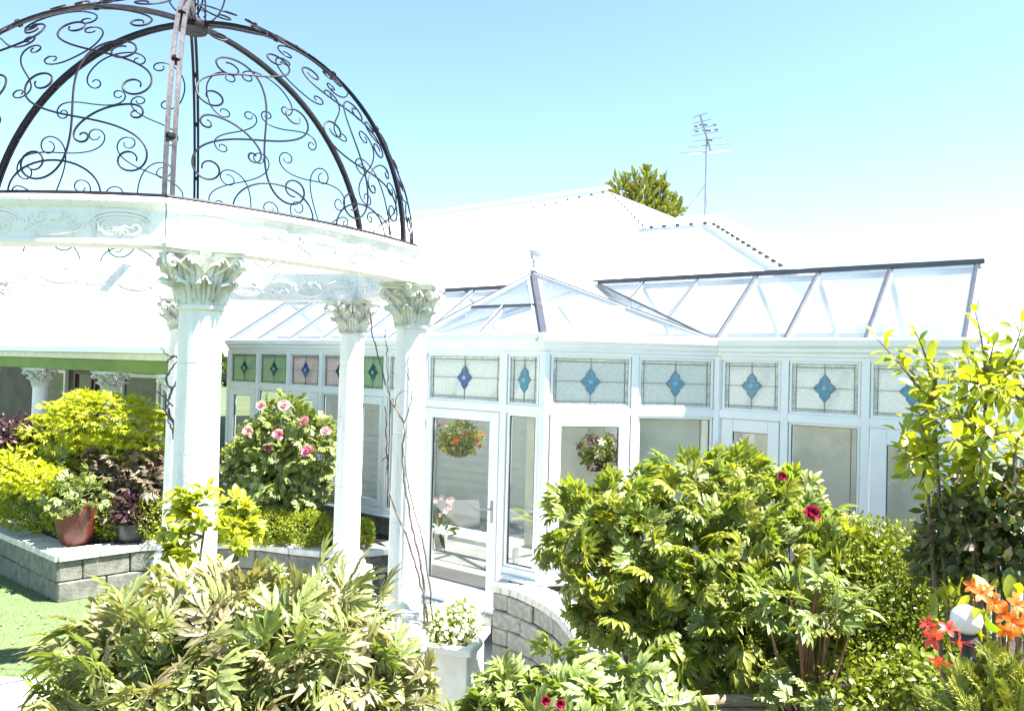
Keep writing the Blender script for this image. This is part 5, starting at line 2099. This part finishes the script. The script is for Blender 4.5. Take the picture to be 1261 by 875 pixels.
# yellow green lobed shrub in front of the nearest column
ML2 = t_leaf(0.5, (0, .3, .7, 1.0), (.3, .9, 1, 0), .3, .3)
lob5 = compose([xf(ML2, (s_, s_, s_), rz=a) for a, s_ in ((0, 1), (.7, .8), (-.7, .8))])
tips = [fy(x, y, yy) for x, y, yy in ((207, 612, 3.4), (225, 604, 3.3), (262, 598, 3.35), (290, 612, 3.35), (305, 630, 3.4), (310, 652, 3.3), (205, 652, 3.3), (222, 655, 3.2), (245, 640, 3.2), (275, 650, 3.2), (300, 670, 3.2), (203, 692, 3.2), (235, 680, 3.15), (214, 700, 3.1), (265, 618, 3.3), (240, 606, 3.3), (305, 640, 3.3), (212, 630, 3.3))]
branchy('yellow_shrub', 'bright yellow green shrub at the foot of the nearest gazebo column', 'shrub', (-1.43, 3.3, 0.7), tips, M['lf_bright'], [lob5, OV[1], lob5], 0.054, 340, 71, M['stem_green'], r0=.006, spread=.06, start=.1,
        hubs=[fy(215, 680, 3.3), fy(250, 660, 3.3), fy(290, 680, 3.25), fy(235, 640, 3.35), fy(300, 650, 3.35)])

# ------------------------------------------------------------------ pots
def pot(name, label, c, prof, m, n=36):
    t = thing(name, label, 'pot', tuple(c))
    mb = MB()
    mb.lathe(prof, c, n=n)
    mb.build('bowl', m, t, smooth=R_(40))
    return t


c = Q(93, 669, 0.55)
tp = pot('terracotta_pot', 'brown glazed terracotta pot standing on the corner of the block wall', c,
         [(0.0, 0.0), (.13, 0.0), (.155, .02), (.205, .16), (.240, .34), (.248, .47), (.256, .475), (.256, .495), (.240, .495), (.232, .46), (0.0, .455)], M['terracotta'])
mb = MB()
mb.lathe([(0, .456), (.229, .456), (.2, .47), (0, .475)], c, n=20)
mb.build('soil', M['soil'], tp)
clump('potted_plant', 'leafy light green plant growing in the terracotta pot', 'plant', [(c.x, c.y, 1.13, .30, .28, .12), (c.x - .12, c.y, 1.17, .16, .2, .10), (c.x + .15, c.y, 1.12, .18, .2, .08)], (c.x, c.y, 1.02), M['lf_pale'], PL_GREEN[2], 70, .20, 72, stem=M['stem_green'])
c2 = Q(160, 667, 0.55)
bp3 = pot('black_pot', 'black plastic pot standing on a saucer on the wall cap', c2,
          [(0.0, .022), (.125, .022), (.13, .03), (.152, .20), (.162, .205), (.164, .235), (.150, .236), (.145, .21), (0.0, .205)], M['black_plastic'])
mb = MB()
mb.lathe([(0.0, 0.0), (.15, 0.0), (.185, .018), (.178, .020), (.14, .010), (0, .009)], c2, n=30)
mb.build('saucer', M['black_plastic'], bp3)
clump('potted_plant', 'dark purple leaved plant growing in the black pot', 'plant', [(c2.x, c2.y, .90, .22, .2, .14), (c2.x - .06, c2.y, 1.0, .16, .16, .12)], (c2.x, c2.y, .77), M['lf_deep'], T_OVAL, 420, .085, 73, stem=M['stem_red'])

# ------------------------------------------------------------------ bare vines on the columns
def vine(label, strands, loc):
    t = thing('climbing_vine', label, 'vine', loc)
    for pts, r in strands:
        v3 = [Vector(p) for p in pts]
        sm = smooth_line(v3, 6)
        rv = random.Random(len(sm) + int(r * 1e4))
        sm = [p + Vector((rv.uniform(-.006, .006), rv.uniform(-.006, .006), 0)) for p in sm]
        mb = MB()
        mb.tube(sm, [r * .66 * (1 - .55 * i / len(sm)) for i in range(len(sm))], n=6)
        mb.build('stem', M['vine'], t, smooth=True)
    return t


yv = 4.86
vine('bare twisted vine stems climbing the right gazebo column from the planter', [
    ([P(528, 770, 4.95), P(522, 735, 4.88), P(510, 690, 4.84), P(497, 650, 4.82), P(482, 615, 4.82), P(477, 570, 4.84), P(476, 535, 4.86), P(474, 500, 4.86)], .014),
    ([P(524, 770, 4.96), P(519, 700, 4.86), P(508, 650, 4.83), P(499, 600, 4.82), P(495, 560, 4.82), P(498, 525, 4.82), P(490, 508, 4.83), P(481, 490, 4.84), P(472, 462, 4.95), P(463, 428, 5.1), P(457, 402, 5.2), P(455, 380, 5.3)], .013),
    ([P(532, 765, 4.97), P(530, 730, 4.93), P(519, 660, 4.86), P(503, 600, 4.84), P(497, 560, 4.84)], .010),
    ([P(481, 500, 4.84), P(478, 470, 4.85), P(476, 430, 4.86), P(474, 405, 4.88)], .009),
    ([P(499, 520, 4.82), P(508, 480, 4.82), P(500, 455, 4.82), P(503, 440, 4.82)], .006),
    ([P(478, 560, 4.85), P(470, 567, 4.87), P(466, 566, 4.9)], .006),
    ([P(486, 500, 4.83), P(494, 482, 4.80), P(515, 484, 4.80)], .005),
], (-.5, 4.9, .95))
vine('dark gnarled vine stem beside the nearest gazebo column', [
    ([P(196, 700, 3.9), P(212, 650, 3.85), P(222, 610, 3.8), P(222, 580, 3.78), P(216, 545, 3.78), P(213, 520, 3.8), P(207, 500, 3.82), P(212, 480, 3.84), P(221, 462, 3.84), P(221, 445, 3.84), P(213, 438, 3.85), P(206, 446, 3.86)], .014),
    ([P(213, 520, 3.8), P(203, 505, 3.84), P(190, 503, 3.9)], .008),
    ([P(214, 500, 3.8), P(190, 480, 3.85), P(170, 473, 3.9), P(148, 470, 3.95), P(140, 463, 3.98)], .006),
    ([P(212, 480, 3.84), P(204, 468, 3.85), P(213, 452, 3.86), P(222, 440, 3.84)], .010),
    ([P(216, 545, 3.78), P(211, 525, 3.76), P(206, 515, 3.76)], .009),
    ([P(214, 440, 3.84), P(204, 436, 3.86), P(198, 428, 3.88)], .005),
], (-1.75, 3.9, .7))

# ------------------------------------------------------------------ inside the conservatory: hanging baskets, plants, stand-in for a reflection
def basket(px, py, y, label, cols, r=.15, seed=1, hook=3.0):
    rng = np.random.default_rng(seed)
    c = P(px, py, y)
    t = thing('hanging_basket', label, 'hanging basket', tuple(c))
    mb = MB()
    mb.lathe([(0.0, -.13), (.06, -.125), (.11, -.09), (.135, -.03), (.145, .02), (.13, .02), (0, .0)], c, n=24)
    mb.build('bowl', M['black_plastic'], t, smooth=R_(50))
    for k in range(3):
        an = k * 2.094
        mb = MB()
        mb.tube([c + Vector((.14 * math.cos(an), .14 * math.sin(an), .02)), c + Vector((0, 0, .45))], .003, n=4)
        mb.build('chain', M['metal_dark'], t)
    mb = MB()
    mb.tube([c + Vector((0, 0, .45)), Vector((c.x, c.y, hook))], .004, n=4)
    mb.build('hook', M['metal_dark'], t)
    lob = [(c.x, c.y, c.z + .10, r * 1.5, r * 1.3, .17), (c.x, c.y, c.z + .02, r * 1.35, r * 1.2, .12)]
    p, nn = sample_lobes(rng, lob, 900, (.5, 1.05))
    ax, no = orient(rng, nn, .8, -.1, .5, .5)
    cloud('foliage', T_OVAL, p, ax, no, rng.uniform(.03, .06, 900), M['lf_peony'], t, rng)
    for mt, n_, s_ in cols:
        p, nn = sample_lobes(rng, lob, n_, (1.0, 1.12), up=.2)
        for i in range(n_):
            flower_obj(AF[i % 4] if s_ > .03 else fl5, p[i], s_, nn[i] + np.array([0, -.3, .2]), M[mt], t, rng)
    return t


basket(566, 548, 7.95, 'hanging basket with red and yellow flowers seen through the door', (('pt_red', 16, .034), ('pt_yellow', 8, .034), ('pt_orange', 4, .034)), r=.155, seed=81)
basket(738, 566, 7.65, 'hanging basket with dark wine and white flowers seen behind the bay window', (('pt_dark', 26, .05), ('pt_white', 18, .045), ('pt_palepink', 8, .045)), r=.13, seed=82)
# spiky palm and orchid inside
def palm(base, label, n_, ln, seed):
    rng = np.random.default_rng(seed)
    t = thing('indoor_palm', label, 'plant', base)
    rr_ = random.Random(seed)
    for k in range(n_):
        an = 2 * PI * k / n_ + rr_.uniform(-.2, .2)
        out_ = Vector((math.cos(an), math.sin(an), 0))
        h = rr_.uniform(.6, 1.0)
        pts = [Vector(base) + out_ * ln * q * .9 + Vector((0, 0, ln * (h * q * 1.6 - q * q * 1.0))) for q in (0, .2, .4, .6, .8, 1.0)]
        V, F = [], []
        for i in range(1, 6):
            for j in range(5):
                q = j / 5
                p = pts[i - 1].lerp(pts[i], q)
                d = (pts[i] - pts[i - 1]).normalized()
                s_ = d.cross(Vector((0, 0, 1))).normalized()
                for sg in (-1, 1):
                    L_ = ln * .32 * math.sin(PI * min(.95, (i - 1 + q + .6) / 5.6))
                    tip = p + s_ * sg * L_ * .8 + d * L_ * .7 - Vector((0, 0, L_ * .3))
                    o = len(V)
                    V += [p - d * .008, p + d * .008, tip]
                    F.append((o, o + 1, o + 2))
        fr = np_obj('frond', np.array([tuple(v) for v in V]), np.array(F), M['lf_pale'], t, rnd=rng.random(len(V)))
    mb = MB()
    mb.lathe([(0, -.28), (.09, -.28), (.12, -.02), (0, -.02)], base, n=16)
    mb.build('pot', M['white_plaster'], t)
    return t


palm(tuple(P(668, 655, 7.72)), 'small palm behind the narrow sidelight next to the door', 11, .42, 91)
palm(tuple(P(705, 640, 8.1)), 'second small palm behind the bay casement window', 9, .38, 92)
oc = P(543, 655, 8.6)
orc = thing('orchid', 'pink flowering orchid seen through the door glass', 'plant', tuple(oc))
mb = MB()
mb.lathe([(0, -.18), (.06, -.18), (.085, 0), (0, -.01)], oc, n=14)
mb.build('pot', M['white_plaster'], orc)
stems(orc, tuple(oc), [tuple(oc + Vector((dx, 0, .35 + dz))) for dx, dz in ((-.05, 0), (.06, .03))], M['stem_green'], r0=.005, r1=.003)
for i in range(9):
    flower_obj(fl5, oc + Vector((rngf.uniform(-.11, .12), rngf.uniform(-.05, .05), rngf.uniform(.2, .42))), .085, (rngf.uniform(-.4, .4), -.9, .2), M['pt_palepink'], orc, rngf)
p_, n_ = sample_lobes(rngf, [(oc.x, oc.y, oc.z + .04, .12, .12, .08)], 40)
ax, no = orient(rngf, n_, .8, .3, .3)
cloud('foliage', T_LANCE, p_, ax, no, rngf.uniform(.15, .25, 40), M['lf_dark'], orc, rngf)
reflection_bench = thing('reflection_bench', 'low white topped form standing in for a reflection in the door glass', 'reflection_bench', tuple(P(570, 700, 8.75)))  # white top stands in for the wall caps reflected in the glass
bm4 = Matrix.Translation((P(570, 700, 8.8).x, 8.85, 0)) @ Matrix.Rotation(math.atan2(dL.y, dL.x), 4, 'Z')
mb = MB()
mb.box(-.75, .75, -.2, .2, .76, .82, M4=bm4, bev=.006)
mb.build('seat', M['upvc'], reflection_bench)
for sx in (-.65, .65):
    for sy in (-.15, .15):
        mb = MB()
        mb.box(sx - .025, sx + .025, sy - .025, sy + .025, .33, .758, M4=bm4)
        mb.build('leg', M['upvc'], reflection_bench)

# ------------------------------------------------------------------ antenna on the roof
an0 = P(868, 268, rF.y + .8)
an0.z -= .3
ant = thing('antenna', 'tall thin television antenna on the white house roof', 'antenna', tuple(an0))
topz = P(871, 143, an0.y)
mb = MB()
mb.tube([an0, Vector((topz.x, topz.y, topz.z - .45))], .022, n=8)
mb.build('mast', M['metal'], ant)
for (px, py) in ((835, 263), (872, 266)):
    mb = MB()
    e_ = P(px, py, an0.y + (.4 if px < 850 else -.3))
    e_.z -= .25
    mb.tube([Vector((an0.x, an0.y, P(868, 226, an0.y).z)), e_], .012, n=6)
    mb.build('stay', M['metal'], ant)
hd = P(871, 176, an0.y)
bd = (P(862, 143, an0.y - .5) - P(874, 180, an0.y + .1))
b0_, b1_ = P(875, 186, an0.y + .15), P(862, 142, an0.y - .6)
mb = MB()
mb.tube([b0_, b1_], .018, n=6)
mb.build('boom', M['metal_dark'], ant)
for i in range(7):
    q = i / 6
    c_ = b0_.lerp(b1_, q)
    w_ = (.62, .48, .30, .26, .22, .18, .14)[i]
    mb = MB()
    mb.tube([c_ - Vector((w_, 0, .05)), c_ + Vector((w_, .0, .05))], .009, n=5)
    mb.build('element', M['metal_dark'], ant)
for i, (px, py, w_) in enumerate(((866, 154, .14), (870, 161, .15), (873, 173, .12), (857, 156, .06), (880, 154, .06), (858, 162, .06), (882, 160, .06))):
    c_ = P(px, py, an0.y - .2)
    mb = MB()
    mb.box(c_.x - w_ * .55, c_.x + w_ * .55, c_.y - .02, c_.y + .02, c_.z - .014, c_.z + .014)
    mb.build('reflector', M['metal_dark'], ant)
lo = P(874, 188, an0.y)
mb = MB()
mb.tube([P(848, 190, an0.y), P(875, 188, an0.y), P(897, 186, an0.y)], .010, n=5)
mb.build('element', M['metal'], ant)

# ------------------------------------------------------------------ tree behind the roof
rngt = np.random.default_rng(71)
tr_b = P(795, 300, 27)
tree = thing('conifer_tree', 'feathery green tree top showing above the white house roof', 'tree', (tr_b.x, tr_b.y, 0))
mb = MB()
tt = P(795, 235, 27)
mb.tube([(tr_b.x, 27, 0), (tr_b.x, 27, tt.z * .5), tuple(tt)], [.3, .2, .05], n=10)
mb.build('trunk', M['bark'], tree)
V = []
pos, ax, no, szs = [], [], [], []
for (px, py, n_) in ((757, 222, 70), (768, 220, 80), (780, 214, 80), (795, 212, 100), (806, 224, 90), (817, 226, 90), (826, 243, 80), (836, 256, 60), (777, 240, 110), (800, 245, 130), (815, 252, 110)):
    tip = P(px, py, 27 + rngt.uniform(-.4, .4))
    root = P(795 + (px - 795) * .45, 300, 27)
    for i in range(n_):
        q = rngt.random() ** .6
        c_ = root.lerp(tip, q)
        wd = .48 * (1.02 - q) ** 1.3 + .03
        o = Vector((rngt.normal(0, wd * .55), rngt.normal(0, wd * .5), rngt.normal(0, .08)))
        pos.append(tuple(c_ + o)) if True else None
        d = (tip - root).normalized() * .9 + o.normalized() * .8
        ax.append(tuple(d))
        no.append(tuple(rngt.normal(0, 1, 3)))
        szs.append(rngt.uniform(.22, .42))
cloud('crown', SP[0], np.array(pos), np.array(ax), np.array(no), np.array(szs), M['lf_conifer'], tree, rngt)

# ------------------------------------------------------------------ white paling fence beyond the right end
fn = thing('fence', 'white paling fence beyond the right end of the conservatory', 'fence', (5.4, 6.6, 0))
fa, fb_ = Vector((4.05, 6.35)), Vector((9.5, 4.2))
fd = (fb_ - fa).normalized()
fm = Matrix(((fd.x, -fd.y, 0, fa.x), (fd.y, fd.x, 0, fa.y), (0, 0, 1, 0), (0, 0, 0, 1)))
i = 0
x = 0.0
while x < 5.6:
    mb = MB()
    mb.box(x, x + .085, 0, .018, 0.1, 2.55, M4=fm, bev=.003)
    mb.build('paling', M['upvc'], fn, origin=fm @ Vector((x, 0, 0)))
    x += .105
for z in (.5, 1.4, 2.3):
    mb = MB()
    mb.box(0, 5.7, .02, .06, z, z + .07, M4=fm)
    mb.build('rail', M['upvc'], fn)
# distant hedge line and neighbouring trees closing the horizon
far = thing('far_hedge', 'hazy band of far trees along the horizon behind the garden', 'hedge', (0, 80, 0))
far['kind'] = 'stuff'
rngh = np.random.default_rng(72)
n_ = 9000
p = np.stack([rngh.uniform(-160, 160, n_), rngh.uniform(78, 90, n_), rngh.uniform(-.5, 5.5, n_) ** 1.0], 1)
p[:, 2] *= .55 + .35 * np.sin(p[:, 0] * .11) * np.sin(p[:, 0] * .043 + 1)
hd_ = cloud('foliage', T_OVAL, p, rngh.normal(0, 1, (n_, 3)), rngh.normal(0, 1, (n_, 3)), rngh.uniform(1.0, 2.0, n_), M['lf_dark'], far, rngh)

# dry fallen leaves scattered over the caps, the lawn and the slabs
rngd = np.random.default_rng(91)
pl_ = []
for k in range(160):
    pl_.append((rngd.uniform(-6.2, -4.0), rngd.uniform(6.5, 8.0), .03))
for k in range(50):
    i = rngd.integers(0, 2)
    q = rngd.random()
    a_, b_ = ((wl_[0], wl_[1]), (wr_[0], wr_[1]))[i]
    m_ = a_.lerp(b_, q)
    pl_.append((m_.x + .05, m_.y + rngd.uniform(.05, .28), .565))
for k in range(220):
    pl_.append((rngd.uniform(1.0, 3.0), rngd.uniform(3.6, 5.0), .712))
pl_ = np.array(pl_)
ax = rngd.normal(0, 1, pl_.shape)
ax[:, 2] *= .15
no = np.tile(np.array([0, 0, 1.0]), (len(pl_), 1)) + rngd.normal(0, .25, pl_.shape)
M['litter'] = leaf_mat('dry_leaf', [(0.22, 0.13, 0.06), (0.30, 0.20, 0.09), (0.16, 0.09, 0.05)], rough=.8, trans=.1)
tag(cloud('leaf_litter', T_OVAL, pl_, ax, no, rngd.uniform(.025, .05, len(pl_)), M['litter'], None, rngd), 'dry fallen leaves scattered over lawn, wall caps and soil', 'leaf litter', kind='stuff')
